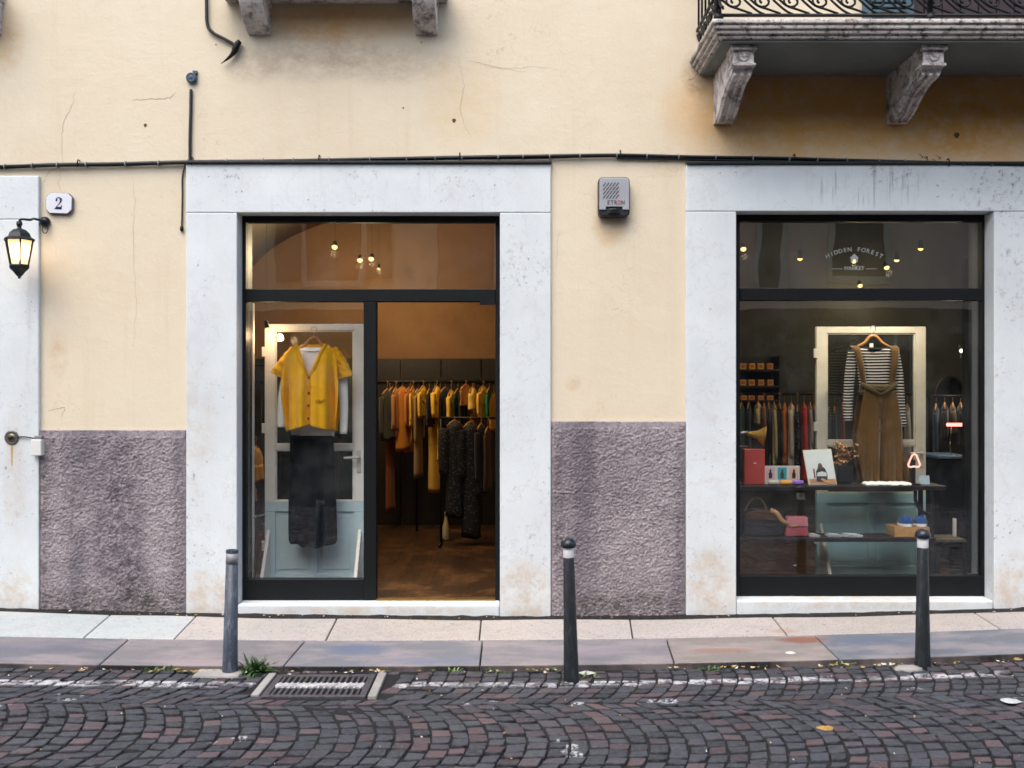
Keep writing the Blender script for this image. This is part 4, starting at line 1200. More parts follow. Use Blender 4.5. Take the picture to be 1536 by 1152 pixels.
def glazed_door(name, label, x0, x1, ztop, zbot, y, rail_z, panel_z, sw, mframe, handle=1, mpanel=M_BLUEP, feet=True):
    t = thing(name, label, 'old door', ((x0+x1)/2, y, zbot), 'old glazed doors used as display backs')
    yb = y + .042
    bm = BM()
    box(bm, x0, x0+sw, y, yb, panel_z, ztop); box(bm, x1-sw, x1, y, yb, panel_z, ztop)
    box(bm, x0+sw, x1-sw, y+.001, yb, ztop-sw*.62, ztop); box(bm, x0+sw, x1-sw, y+.003, yb-.003, rail_z-.018, rail_z+.018)
    for (xa, xb, za, zc_) in ((x0+sw, x1-sw, rail_z+.018, ztop-sw*.62), (x0+sw, x1-sw, panel_z, rail_z-.018)):
        f = .010
        box(bm, xa, xa+f, y+.008, yb-.008, za, zc_); box(bm, xb-f, xb, y+.008, yb-.008, za, zc_); box(bm, xa+f, xb-f, y+.008, yb-.008, zc_-f, zc_); box(bm, xa+f, xb-f, y+.008, yb-.008, za, za+f)
    obj('frame', bm, mframe, t, bevel=.003)
    bm = BM(); box(bm, x0+sw+.010, x1-sw-.010, y+.018, y+.022, rail_z+.028, ztop-sw*.62-.010); box(bm, x0+sw+.010, x1-sw-.010, y+.018, y+.022, panel_z+.010, rail_z-.028)
    obj('pane', bm, M_PANEG, t)
    # lower panelled part
    bm = BM()
    box(bm, x0, x1, y, yb, panel_z-.075, panel_z)
    box(bm, x0, x0+sw, y, yb, zbot, panel_z-.075); box(bm, x1-sw, x1, y, yb, zbot, panel_z-.075)
    xm = (x0+x1)/2
    zr = zbot + .10
    box(bm, xm-.022, xm+.022, y, yb, zr, panel_z-.075)
    box(bm, x0+sw, x1-sw, y, yb, zbot, zr)
    for (xa, xb) in ((x0+sw, xm-.022), (xm+.022, x1-sw)):
        box(bm, xa, xb, y+.014, yb-.005, zr, panel_z-.075)
        box(bm, xa+.03, xb-.03, y+.006, y+.0145, zr+.03, panel_z-.105)
    obj('panel', bm, mpanel, t, bevel=.004)
    bm = BM()
    hx = x1 - sw*.5 if handle > 0 else x0 + sw*.5
    hz = rail_z - .10
    box(bm, hx-.016, hx+.016, y-.006, y-.0005, hz-.08, hz+.08)
    tube(bm, [(hx, y, hz+.03), (hx, y-.045, hz+.03), (hx-.10*handle, y-.05, hz+.028)], .009, 8)
    obj('handle', bm, mat('handle_white', lin('c9c6bd'), .35), t, bevel=.002)
    bm = BM()
    for hz in (ztop-.75, ztop-.2, zbot+.30): box(bm, x0-.020, x0+.004, y-.006, y+.02, hz-.035, hz+.035)
    obj('hinges', bm, mframe, t, bevel=.003)
    if feet:
        bm = BM()
        for xx in (x0+.03, x1-.03): prism_x(bm, [(y-.28, zbot), (y-.005, zbot), (y-.005, zbot+.42)], xx-.012, xx+.012)
        obj('foot', bm, mframe, t, bevel=.003)
    return t
def X7(px, d): return PX(px, d)
# ---- left display
dD = 7.12; yD = dD - D
glazed_door('display_door', 'white framed old glazed door with pale blue lower panel behind the yellow cardigan', PX(397, dD), PX(546, dD), PZ(486, dD), .071, yD, PZ(671, dD), PZ(752, dD), .075, M_WHITE)
# narrow white board at the window edge and rod
bm = BM(); xa = PX(371.5, 6.95); box(bm, xa, xa+.040, .35, .385, .07, zs(455)+.02); box(bm, xa+.006, xa+.034, .345, .351, .20, 1.9)
tag(obj('upright_board', bm, M_WHITE, bevel=.003, loc=(xa, .35, .07)), 'narrow white upright board standing at the left edge of the left display window', 'board')
bm = BM(); z = PZ(775.5, 6.98); tube(bm, [(xa+.041, .37, z), (PX(396, 7.1), .50, z+.002)], .007, 8); lathe(bm, [(.014, -.006), (.014, .006)], (xa+.046, .37, z), 12, 'X')
tag(obj('steel_rod', bm, M_METAL, smooth=True, loc=(xa+.04, .37, z)), 'thin horizontal steel rod between the white board and the blue panelled door', 'rod')
bm = BM(); rr = random.Random(31)
base = Vector((PX(376, 6.95), .33, .075))
for k in range(9):
    tip = Vector((PX(rr.uniform(368, 392), 6.95), .33 + rr.uniform(-.03, .08), PZ(rr.uniform(780, 830), 6.95)))
    mid = base.lerp(tip, .5) + Vector((rr.uniform(-.04, .04), 0, .03))
    ps = smooth_path([base + Vector((rr.uniform(-.02, .02), 0, 0)), mid, tip], 5); tube(bm, ps, [.0028 - .0016*i/len(ps) for i in range(len(ps))], 5)
    for q in range(3):
        p = ps[rr.randrange(4, len(ps))]; leaf(bm, p, Vector((rr.uniform(-1, 1), rr.uniform(-.3, .3), rr.uniform(.1, 1))).normalized(), .035, .009, .2)
tag(obj('dried_branches', bm, mat('dry_twig', lin('5a5b48'), .8), smooth=True, loc=base), 'thin dry twigs in the lower left corner of the left display window', 'twigs')

# yellow cardigan outfit
dG = 6.98; yG = dG - D
gx = lambda px: PX(px, dG)
gz = lambda py: PZ(py, dG)
cardi = thing('cardigan', 'mustard yellow short sleeved cardigan hung over a white shirt in the left window', 'cardigan', (gx(470), yG, gz(648)))
def m_knit():
    g = G('mustard_knit')
    sp = g.n('ShaderNodeSeparateXYZ', {0: g.oco()})
    rib = g.math('SINE', g.math('MULTIPLY', sp.outputs[0], 900.0))
    row = g.math('SINE', g.math('MULTIPLY', sp.outputs[2], 700.0))
    n = g.noise(11, 4, .6, g.oco())
    c = g.mix(g.ramp(n, .3, .75), lin('eeb31a'), lin('e0a010'))
    c = g.mix(g.math('MULTIPLY', g.ramp(rib, -.2, -1), .15), c, lin('a87408'))
    h = g.math('ADD', g.math('MULTIPLY', g.math('ADD', rib, g.math('MULTIPLY', row, .5)), .12), n)
    return g.bsdf(c, .95, 0, g.bump(h, .6, .008), .1, Sheen_Weight=.2)
M_YEL = m_knit()
def rowpx(rows): return [[gz(r[0])] + [gx(v) for v in r[1:]] for r in rows]
crow = rowpx([(516.5, 450, 491), (522, 443, 497), (530, 435, 505), (540, 431, 508), (549, 430, 509), (556, 429, 509), (560, 428.5, 509.5), (567, 428, 510), (574, 427, 510.5), (585, 426.5, 511), (600, 427.5, 510), (620, 430, 508), (636, 431, 506), (645, 432, 505)])
cen, hwz = gx(468.5), .20
rr = random.Random(5)
def yfold(x, z):
    t = (gz(516)-z)/(gz(645)-gz(516))*-1
    t = max(0, min(1, (gz(516)-z)/(gz(516)-gz(645))))
    u = (x-cen)/hwz
    amp = .032*min(1, t*1.7)
    g_ = .065*math.exp(-((abs(u)-.80)/.075)**2)*min(1, max(0, (t-.25)*3))
    return amp*(math.sin(u*8.5+.8+.5*t) + .6*math.sin(u*15.5+2.1-.4*t) - .9*math.exp(-(u/.2)**2)) * (1-.2*abs(u)) + g_
def half_at(z):
    return .235
def y_front(off):
    def f(x, z):
        u = min(1, abs(x-cen)/.262)
        return yG - off*math.sqrt(max(0, 1-u*u)) + yfold(x, z)*(.3+.7*math.sqrt(max(0, 1-u*u)))
    return f
def y_back(x, z):
    u = min(1, abs(x-cen)/.262)
    return yG + .045*math.sqrt(max(0, 1-u*u))
vn = 566
def vleft(py):  return 450 + (468.5-450)*min(1, (py-516.5)/(vn-516.5))**.9
def vright(py): return 491 - (491-468.5)*min(1, (py-516.5)/(vn-516.5))**.9
pyl = [516.5, 522, 530, 540, 549, 556, 560, 567, 574, 585, 600, 620, 636, 645]
def hemz(x, base):  return base
bm = BM()
fl = [[r[0], r[1], gx(vleft(p))] for r, p in zip(crow, pyl)]
fr = [[r[0], gx(vright(p)), r[2]] for r, p in zip(crow, pyl)]
panel_front(bm, fl, y_front(.125)); panel_front(bm, fr, y_front(.125)); panel_front(bm, crow, y_back, nu=24)
for v in bm.verts:   # hem drops towards the side seams, lifts a little at the middle
    t = max(0, (gz(600)-v.co.z)/(gz(600)-gz(645)))
    u = abs(v.co.x-cen)/.18
    v.co.z += t*(.040*(1-min(1, u)) - .012*min(1, u))
bmesh.ops.remove_doubles(bm, verts=bm.verts, dist=.0012)
obj('body', bm, M_YEL, cardi, smooth=True, solid=.005)
for pts in (((443, 524), (434, 537), (425, 551), (417.5, 564)), ((498, 524), (507, 538), (512.5, 552), (517.5, 567))):
    bm = BM(); ps = smooth_path([(gx(a), yG-.004, gz(b)) for a, b in pts], 6)
    n_ = len(ps); tube(bm, ps, [.034 + .030*(i/n_)**.8 + .002*math.sin(i*1.7) for i in range(n_)], 18, flat=.62)
    for v in bm.verts: v.co.y += .006*math.sin(v.co.z*90 + v.co.x*60)
    obj('sleeve', bm, M_YEL, cardi, smooth=True)
bm = BM()
yfc = y_front(.125)
def strip(bm, pts, w, off=.004):
    prev = None
    for (x, z) in pts:
        y = yfc(x, z) - off
        cur = [bm.verts.new((x-w/2, y+.006, z)), bm.verts.new((x-w/2*.8, y-.002, z)), bm.verts.new((x+w/2*.8, y-.002, z)), bm.verts.new((x+w/2, y+.006, z))]
        if prev:
            for k in range(3): bm.faces.new((prev[k], prev[k+1], cur[k+1], cur[k]))
        prev = cur
N = 16
strip(bm, [(gx(vleft(516.5+(vn-516.5)*k/N))-.010, gz(516.5+(vn-516.5)*k/N)) for k in range(N+1)], .030)
strip(bm, [(gx(vright(516.5+(vn-516.5)*k/N))+.010, gz(516.5+(vn-516.5)*k/N)) for k in range(N+1)], .030)
strip(bm, [(gx(468.5 - 1.5*k/N), gz(562+(635-562)*k/N)) for k in range(N+1)], .034, .006)
obj('button_band', bm, cloth('mustard_band', lin('d59a14')), cardi, smooth=True)
M_BTN = mat('brown_button', lin('3a2416'), .35)
for py in (566, 589.5, 608, 627):
    x, z = gx(468.5-1.2*(py-562)/73), gz(py)
    bm = BM(); lathe(bm, [(.0085, 0), (.0085, .003), (.006, .005), (.002, .004)], (x, yfc(x, z)-.0075, z), 12, 'Y'); obj('button', bm, M_BTN, cardi)
bm = BM(); strip(bm, [(gx(482)+.0, gz(599.5)), (gx(482), gz(603))], .045, .007); 
x = gx(487); z = gz(601)
tube(bm, [(gx(483), yfc(gx(483), gz(598))-.007, gz(598)), (gx(486.5), yfc(gx(486.5), gz(603))-.009, gz(603)), (gx(492), yfc(gx(492), gz(598))-.007, gz(598.5))], .003, 6)
obj('pocket_edge', bm, cloth('mustard_dark', lin('b07a10')), cardi, smooth=True)
hanger(cardi, gx(471), yG, gz(490), gz(516), .105)
# white shirt under it
sh = thing('shirt', 'white long sleeved shirt worn under the yellow cardigan, cuffs and hem showing', 'shirt', (gx(470), yG, gz(656)))
M_WSH = cloth('white_cotton', lin('f0f0ec'), .1)
bm = BM()
body_tube(bm, rowpx([(521, 449, 492), (526, 444, 497), (540, 440, 502), (580, 437, 505), (630, 436, 503), (656, 437, 501)]), yG+.006, .045, 5, .008, seed=3, hemwave=.008)
obj('body', bm, M_WSH, sh, smooth=True)
for pts in (((441, 532), (430, 560), (424, 590), (421.5, 615), (420.5, 641)), ((501, 532), (511, 562), (514, 590), (515, 620), (514.5, 651))):
    bm = BM(); ps = smooth_path([(gx(a), yG+.02, gz(b)) for a, b in pts], 5)
    tube(bm, ps, [.042 - .016*i/len(ps) for i in range(len(ps))], 12, flat=.6); obj('sleeve', bm, M_WSH, sh, smooth=True)
bm = BM(); tube(bm, [(gx(470.5 + 20*math.cos(a)), yG - .035*abs(math.sin(a)) - .008, gz(522.5 - 3*math.sin(a)) - .006) for a in [PI*k/12 + PI for k in range(13)]], .005, 6); obj('collar', bm, M_WSH, sh, smooth=True)
# skirt
sk = thing('skirt', 'black midi skirt hanging below the yellow cardigan in the left window', 'skirt', (gx(468), yG, gz(820)))
M_BLK = mat('black_wool', lin('0d0f12'), .95, .12, 14, .3, 160, spec=.03, bd=.002)
bm = BM()
body_tube(bm, rowpx([(653, 435, 499.5), (665, 434.5, 500), (700, 433.5, 502), (740, 432.5, 503.5), (780, 432, 505), (812, 432.5, 505.5), (818, 435, 503)]), yG+.012, .06, 6, .022, seed=8, n=50, nu=60, hemwave=.012)
obj('body', bm, M_BLK, sk, smooth=True)
bm = BM(); body_tube(bm, rowpx([(652, 434.5, 500), (660, 434, 500.5)]), yG+.012, .073, 1, .0, n=4, seed=2); obj('waistband', bm, M_BLK, sk, smooth=True)

# ---- right display door and brown dress
dR = 7.42; yR = dR - D
glazed_door('display_door', 'cream framed old glazed door with teal blue lower panel behind the brown pinafore dress', PX(1225, dR), PX(1389, dR), PZ(490, dR), .072, yR, PZ(665, dR), PZ(740, dR), .078,
            mat('cream_paint', lin('d2cfc2'), .5, .2, 6, .15, 70, col2=lin('bfb9a6')), 1, mat('teal_paint', lin('a4d0d4'), .5, .15, 4, .12, 60))
dP = 7.24; yP = dP - D
gx = lambda px: PX(px, dP)
gz = lambda py: PZ(py, dP)
ss = thing('jersey_top', 'black and white striped long sleeved top under the brown pinafore straps', 'top', (gx(1310), yP, gz(640)))
M_STR = m_striped()
bm = BM()
body_tube(bm, rowpx([(521, 1286, 1336), (524, 1279, 1343), (531, 1277, 1346), (550, 1285, 1340), (575, 1290, 1337), (592, 1290, 1337)]), yP+.01, .05, 4, .008, seed=4)
obj('body', bm, M_STR, ss, smooth=True)
for pts in (((1281, 529), (1276, 560), (1273.5, 595), (1273, 612), (1273, 631)), ((1342, 529), (1348, 560), (1350.5, 590), (1352, 612), (1355, 640))):
    bm = BM(); ps = smooth_path([(gx(a), yP+.015, gz(b)) for a, b in pts], 6)
    tube(bm, ps, [.040 - .007*i/len(ps) for i in range(len(ps))], 12, flat=.7); obj('sleeve', bm, M_STR, ss, smooth=True)
bm = BM(); tube(bm, [(gx(1310 + 22*math.cos(a)), yP - .04*abs(math.sin(a)), gz(520 - 4*math.sin(a))) for a in [PI*k/12 + PI for k in range(13)]], .007, 6); obj('neckband', bm, cloth('black_rib', lin('17191d')), ss, smooth=True)
bm = BM(); box(bm, gx(1304), gx(1309.5), yP-.006, yP-.003, gz(522), gz(515)); obj('care_tag', bm, M_WSH, ss)
dr = thing('pinafore_dress', 'brown corduroy pinafore dress with wide straps and tied waist in the right window', 'dress', (gx(1318), yP, gz(722)))
M_BRN = cloth('brown_corduroy', lin('5f4520'))
M_BRN2 = cloth('brown_corduroy_tie', lin('46391d'))
cenr = gx(1316)
def ydr(x, z):
    t = max(0, min(1, (gz(586)-z)/(gz(586)-gz(720))))
    u = (x-cenr)/.20
    return yP - .075*math.sqrt(max(0, 1-min(1, (abs(u))**2*.75))) - .02 + (.020*math.sin(u*8+.6)+.012*math.sin(u*15+1))*(.25+.75*t) + .040*math.exp(-((x-cenr+.010)/(.012+.030*t))**2)*max(0, t-.2) + .020*math.sin(u*23+2)*t*t
pyl = [586, 600, 620, 640, 656, 690, 712, 721]
lft = [1290, 1288, 1285.5, 1282.5, 1281, 1284.5, 1288, 1289.5]
rgt = [1337, 1339.5, 1342.5, 1346, 1349, 1356, 1361, 1362.5]
gapL = [1313.5, 1313.5, 1313.5, 1313, 1313, 1313, 1313, 1313]
gapR = gapL
bm = BM()
panel_front(bm, [[gz(p), gx(a), gx(b)] for p, a, b in zip(pyl, lft, gapL)], ydr, nu=30)
panel_front(bm, [[gz(p), gx(a), gx(b)] for p, a, b in zip(pyl, gapR, rgt)], ydr, nu=30)
panel_front(bm, [[gz(p), gx(a), gx(b)] for p, a, b in zip(pyl, lft, rgt)], lambda x, z: yP + .05*math.sqrt(max(0, 1-min(1, ((x-cenr)/.22)**2))), nu=24)
bmesh.ops.remove_doubles(bm, verts=bm.verts, dist=.0012)
obj('skirt', bm, M_BRN, dr, smooth=True, solid=.005)
for a, b, c_, d_ in ((1275.5, 1286, 1290, 1298), (1333.5, 1345.5, 1329.5, 1337)):
    bm = BM()
    g_ = []
    for k in range(15):
        t = k/14; py = 519 + (582-519)*t
        xa = a + (c_-a)*t; xb = b + (d_-b)*t
        yy = yP - .052 - .014*math.sin(PI*min(1, t*1.2)) + (.05 if k == 0 else 0)
        g_.append([bm.verts.new((gx(xa+(xb-xa)*q/4), yy + .004*abs(q-2), gz(py))) for q in range(5)])
    for i in range(14):
        for q in range(4): bm.faces.new((g_[i][q], g_[i][q+1], g_[i+1][q+1], g_[i+1][q]))
    obj('strap', bm, M_BRN, dr, smooth=True, solid=.006)
bm = BM()
body_tube(bm, rowpx([(576, 1290, 1338), (583, 1289, 1339), (590, 1288, 1339.5)]), yP-.005, .085, 3, .004, n=8, seed=3)
tube(bm, smooth_path([(gx(1287), yP-.06, gz(576)), (gx(1300), yP-.105, gz(584)), (gx(1313), yP-.115, gz(591)), (gx(1326), yP-.105, gz(584)), (gx(1340), yP-.06, gz(575))], 5), .016, 8, flat=.5)
tube(bm, smooth_path([(gx(1288), yP-.07, gz(589)), (gx(1300), yP-.10, gz(583)), (gx(1313), yP-.118, gz(586)), (gx(1326), yP-.10, gz(580)), (gx(1337), yP-.07, gz(588))], 5), .012, 8, flat=.5)
obj('tie_belt', bm, M_BRN2, dr, smooth=True)
for py in (605, 625, 645):
    bm = BM(); x, z = gx(1311.5), gz(py); lathe(bm, [(.009, 0), (.009, .004), (.006, .006), (.002, .005)], (x, ydr(x, z)-.004, z), 12, 'Y'); obj('button', bm, M_BTN, dr)
hanger(dr, gx(1309), yP-.01, gz(489), gz(513), .115)

# ---- rail garments (hung edge-on)
def rail_garment(label, px, py0, py1, wpx, d, colr, yaw=72, kind='garment', pat=None, seed=0, group=None, sleeve=True, cat='garment', hangz=None, name='hung_garment'):
    """one garment on its own hanger, seen nearly edge-on"""
    rr = random.Random(seed)
    y = d - D; X = PX(px, d); zt, zb = PZ(py0, d), PZ(py1, d)
    w = max(.04, wpx / F * d)
    t = thing(name, label, cat, (X, y, zb), group)
    m = pat if pat is not None else cloth('cloth_' + colr, lin(colr))
    a = R(yaw)
    half = min(.21, max(.09, w*.5/ max(.2, math.cos(a))*.62))
    bm = BM()
    L = zt - zb
    rows = [(zt, -.03, .03), (zt-.03, -half*.55, half*.55), (zt-.075, -half*.92, half*.92), (zt-.16, -half*.86, half*.86), (zt-L*.5, -half*.82, half*.85), (zt-L*.8, -half*.9, half*.95), (zb, -half*rr.uniform(.85, 1.05), half*rr.uniform(.9, 1.1))]
    if L < .22: rows = [(zt - (zt-r[0])*1.0 if i < 3 else zt-.075-(L-.075)*(i-2)/4, r[1], r[2]) for i, r in enumerate(rows)]
    body_tube(bm, rows, 0, w*.34, 3, .010, n=18, nu=14, seed=seed, hemwave=.008)
    if sleeve:
        for s in (-1, 1):
            L2 = min(L*.8, .5)*rr.uniform(.8, 1)
            ps = smooth_path([(s*half*.85, 0, zt-.07), (s*half*1.08, -.01, zt-.07-L2*.35), (s*half*1.05, -.015, zt-.07-L2)], 4)
            tube(bm, ps, [w*.26 - w*.08*i/len(ps) for i in range(len(ps))], 8)
    bm.transform(Matrix.Translation((X, y, 0)) @ Matrix.Rotation(a, 4, 'Z'))
    obj('body', bm, m, t, smooth=True)
    hz = hangz if hangz is not None else zt + .07
    bm = BM()
    pts = [(-half*.8, 0, zt-.045), (-half*.4, 0, zt-.01), (0, 0, zt+.012), (half*.4, 0, zt-.01), (half*.8, 0, zt-.045)]
    tube(bm, pts, .008, 6); tube(bm, [(0, 0, zt+.012), (0, 0, hz-.01), (.0, -.012, hz+.012), (0, .0, hz+.022), (0, .012, hz+.010)], .0028, 5)
    bm.transform(Matrix.Translation((X, y, 0)) @ Matrix.Rotation(a, 4, 'Z'))
    obj('hanger', bm, M_HANG, t, smooth=True)
    return t
GL = 'clothes on the rail behind the open shop door'
dL = 9.85
zrail = PZ(572.5, dL)
lst = [(581, 585, 660, 13, '3c3c34', 'dark olive long coat at the left end of the rail behind the open door', 'coat'),
       (585, 640, 768, 9, '8f4a26', 'rust red long dress whose hem hangs lowest near the left end of the rail', 'dress'),
       (589, 582, 640, 8, '2a3040', 'navy top beside the dark olive coat on the rail', 'top'),
       (594, 583, 644, 12, 'b0743c', 'rusty tan blouse on the rail between the navy top and the long orange dress', 'blouse'),
       (604, 581, 676, 10, 'd0822e', 'long plain orange dress on the rail, left of the two tone striped yellow garments', 'dress'),
       (614, 582, 640, 8, 'c27c44', 'copper brown shirt on the rail touching a narrow yellow shirt', 'shirt'),
       (619.5, 581, 641, 6, 'f4c63c', 'narrow bright yellow shirt right of the copper brown shirt on the rail', 'shirt'),
       (616, 640, 678, 9, 'efb84a', 'yellow and orange patterned skirt showing under the narrow yellow shirt', 'skirt'),
       (627, 584, 716, 11, 'a08458', 'long khaki tan dress with a flared hem on the rail', 'dress'),
       (635, 580, 626, 9, 'f2c640', 'short golden blouse with dark speckles on the rail right of the khaki dress', 'blouse'),
       (644, 585, 640, 9, '262b36', 'dark navy sweater on the rail between two yellow blouses', 'sweater'),
       (652, 632, 739, 14, 'e4b04c', 'long mustard ribbed knit dress reaching lowest in the middle of the rail', 'dress'),
       (655, 580, 627, 15, 'f4c248', 'wide golden yellow shirt on the rail above the mustard knit dress', 'shirt'),
       (660.5, 628, 690, 6, 'f6cc38', 'slim lemon yellow scarf length garment right of the mustard knit dress', 'scarf'),
       (668, 582, 640, 9, '22262c', 'black blouse on the rail right of the wide golden shirt', 'blouse'),
       (677, 586, 627, 14, 'f2c24a', 'slanting yellow jacket on the rail beside a dark green top', 'jacket'),
       (687, 585, 626, 7, '2a4a3c', 'dark green top partly hidden by the slanting yellow jacket', 'top'),
       (693, 582, 640, 9, '1f2328', 'black cardigan on the rail right of the dark green top', 'cardigan'),
       (699, 578, 608, 6, 'b07a44', 'short slim tan waistcoat on the rail among black garments', 'waistcoat'),
       (709, 582, 614, 15, 'f6d068', 'pale yellow blouse with a dark patterned hem on the rail', 'blouse'),
       (711, 612, 634, 13, 'a86a36', 'brown patterned skirt hem under the pale yellow blouse', 'skirt'),
       (725, 580, 627, 10, 'f4c454', 'plain amber yellow shirt left of the emerald green shirt', 'shirt'),
       (734, 583, 627, 9, '2f7a54', 'emerald green shirt near the right end of the rail', 'shirt'),
       (741, 590, 646, 7, 'f0c062', 'light amber coat at the right end of the rail by the door jamb', 'coat')]
M_SPK = m_lace('speckled_yellow', lin('f0c038'), lin('5a3a18'), 60)
M_PAT = m_lace('patterned_orange', lin('d98a34'), lin('f0d070'), 45)
for k, (px, a, b, w, colr, lab, cat) in enumerate(lst):
    pat = M_SPK if 'speckles' in lab else M_PAT if 'patterned' in lab and 'blouse' not in lab.split()[2] else None
    rail_garment(lab, px, a, b, w, dL + (k % 3)*.03 - .03 + (.12 if a > 600 else 0), colr, (52, 70, 61, 76, 45, 66, 73)[k % 7], seed=20+k, group=GL, cat=cat, hangz=zrail - .012, pat=pat, sleeve=(b-a) > 35 and a < 600)
t = thing('clothes_rail', 'dark metal clothes rail along the wood panelling behind the open door', 'clothes rail', (PX(655, dL), dL-D, .07), None)
bm = BM(); tube(bm, [(-2.6, dL-D, zrail), (.66, dL-D, zrail)], .014, 10); obj('rail', bm, M_IRON, t, smooth=True)
for x in (-2.5, -.95, .6):
    bm = BM(); tube(bm, [(x, dL-D+.02, zrail-.012), (x, YB-.04, zrail-.012)], .011, 8); tube(bm, [(x, dL-D+.02, .07), (x, dL-D+.02, zrail)], .011, 8); obj('support', bm, M_IRON, t, smooth=True)
# front rail with dark garments
dF = 9.05; zf = PZ(627, dF)
t = thing('clothes_rail', 'low free standing black rail holding the lace dress inside the open door', 'clothes rail', (PX(705, dF), dF-D, .07))
xa, xb = PX(660, dF), PX(790, dF)
bm = BM(); tube(bm, [(xa, dF-D, zf), (xb, dF-D, zf)], .012, 8); obj('rail', bm, M_IRON, t, smooth=True)
for x in (xa+.01, xb-.01):
    bm = BM(); tube(bm, [(x, dF-D, .095), (x, dF-D, zf)], .012, 8); tube(bm, [(x, dF-D-.2, .085), (x, dF-D+.2, .085)], .012, 8); obj('support', bm, M_IRON, t, smooth=True)
M_LACE = m_lace('black_lace', lin('2a2a2c'), lin('5c5650'), 40)
GF = 'dark clothes on the low rail'
for px, a, b, w, m, yaw, lab, cat in ((682, 632, 775, 44, M_LACE, 14, 'long black lace dress facing the open door on the low rail', 'dress'), (706, 634, 806, 40, M_LACE, 22, 'ankle length black lace gown nearly touching the shop floor', 'gown'),
                             (722, 637, 742, 16, cloth('charcoal', lin('2b2a2c')), 60, 'charcoal jacket on the low rail right of the lace gown', 'jacket'), (732, 642, 737, 9, cloth('brown_coat', lin('57402c')), 70, 'brown coat with rolled cuffs at the right end of the low rail', 'coat')):
    rail_garment(lab, px, a, b, w, dF - .02, '222222', yaw, pat=m, seed=int(px), group=GF, cat=cat, hangz=zf-.01)
# pale bottle on the floor
cx_, yb_ = PX(669, 9.3), 2.7
zb_ = .071
bm = BM(); lathe(bm, [(.036, zb_), (.040, zb_+.01), (.036, zb_+.10), (.020, zb_+.17), (.012, zb_+.21), (.012, zb_+.245), (.016, zb_+.25), (.014, zb_+.262)], (cx_, yb_, 0), 16)
tag(obj('bottle', bm, mat('cream_ceramic', lin('cdbb92'), .3), smooth=True, loc=(cx_, yb_, zb_)), 'pale slender bottle standing on the shop floor behind the open door', 'bottle')
# garment glimpsed at the left edge of the display
rail_garment('golden yellow jacket glimpsed between the white board and the display door', 384, 672, 722, 15, 7.9, 'c08a2c', 70, seed=71, cat='jacket', sleeve=False)
rail_garment('small tan bag strap garment hanging low left of the display door', 375, 722, 752, 8, 7.9, 'a87a4a', 70, seed=72, cat='garment', sleeve=False)
rail_garment('dark green coat hanging behind the glass of the pale display door', 520, 560, 740, 30, 8.4, '2e3a35', 50, seed=73, cat='coat')
rail_garment('brown striped coat hanging behind the right half of the pale display door', 536, 590, 700, 16, 8.6, '5a4430', 60, seed=74, cat='coat')
rail_garment('charcoal long coat hanging behind the left half of the pale display door', 425, 545, 745, 40, 8.5, '262b2e', 35, seed=75, cat='coat')
t = thing('clothes_rail', 'dark metal clothes rail standing behind the pale display door', 'clothes rail', (PX(460, 8.5), 1.9, .07))
zq = PZ(548, 8.5)
bm = BM(); tube(bm, [(PX(372, 8.5), 1.9, zq), (PX(550, 8.5), 1.9, zq)], .012, 8); obj('rail', bm, M_IRON, t, smooth=True)
for px in (373, 549):
    bm = BM(); x = PX(px, 8.5); tube(bm, [(x, 1.9, .07), (x, 1.9, zq)], .012, 8); obj('support', bm, M_IRON, t, smooth=True)

# right room rail
dQ = 9.6; zq = PZ(591, dQ)
GR_ = 'clothes on the rail seen through the right window'
lst = [(1112, 606, 700, 12, '2a4a50', 'dark teal dress at the left end of the right window rail', 'dress'), (1123, 606, 690, 10, '1d2a33', 'midnight blue coat beside the dark teal dress', 'coat'),
       (1137, 604, 634, 14, 'cdbb8e', 'short beige blouse on the right window rail above the desk lamp', 'blouse'), (1146, 607, 642, 9, '8a5638', 'brown patterned blouse right of the short beige blouse', 'blouse'),
       (1153, 606, 700, 7, '1c2026', 'narrow black dress right of the brown patterned blouse', 'dress'), (1161, 606, 698, 10, 'c9bd98', 'long cream and grey dress on the right window rail', 'dress'),
       (1169, 606, 700, 7, '20242b', 'narrow black coat between the cream dress and the orange dress', 'coat'), (1177, 606, 696, 8, 'bf6a34', 'rust orange dress left of the white blouse', 'dress'),
       (1187, 606, 700, 15, 'cfcac4', 'off white blouse in the middle of the right window rail', 'blouse'), (1196, 610, 700, 9, '232a3a', 'navy dotted dress between the white blouse and the red dress', 'dress'),
       (1206, 606, 724, 13, 'c22f3c', 'bright red long dress behind the leaning beach print', 'dress'), (1215, 606, 680, 8, 'b9b5b4', 'light grey slim shirt right of the bright red dress', 'shirt'),
       (1221, 610, 690, 8, '36475e', 'slate blue shirt beside the cream door frame', 'shirt'), (1243, 612, 690, 10, '1f3a4a', 'dark petrol blouse seen through the left pane of the cream door', 'blouse'),
       (1252, 612, 690, 8, '2a2f4a', 'indigo blouse seen through the left pane of the cream door', 'blouse'), (1264, 606, 690, 6, 'a8453e', 'slim brick red dress beside the striped sleeve', 'dress'),
       (1361, 608, 702, 11, 'bdbab8', 'pale grey dress seen between the striped sleeve and the door stile', 'dress'), (1374, 612, 690, 9, '28303a', 'dark blue grey dress seen through the right pane of the cream door', 'dress')]
M_DOT = m_lace('navy_dots', lin('b9bcc6'), lin('1f2636'), 70)
M_DOT = m_lace('navy_dots', lin('20273a'), lin('a9adb8'), 70)
for k, (px, a, b, w, colr, lab, cat) in enumerate(lst):
    rail_garment(lab, px, a, b, w, dQ + (k % 3)*.02 - .02, colr, 64 + (k*41 % 19), seed=120+k, group=GR_, cat=cat, hangz=zq-.012, pat=M_DOT if 'dotted' in lab else None)
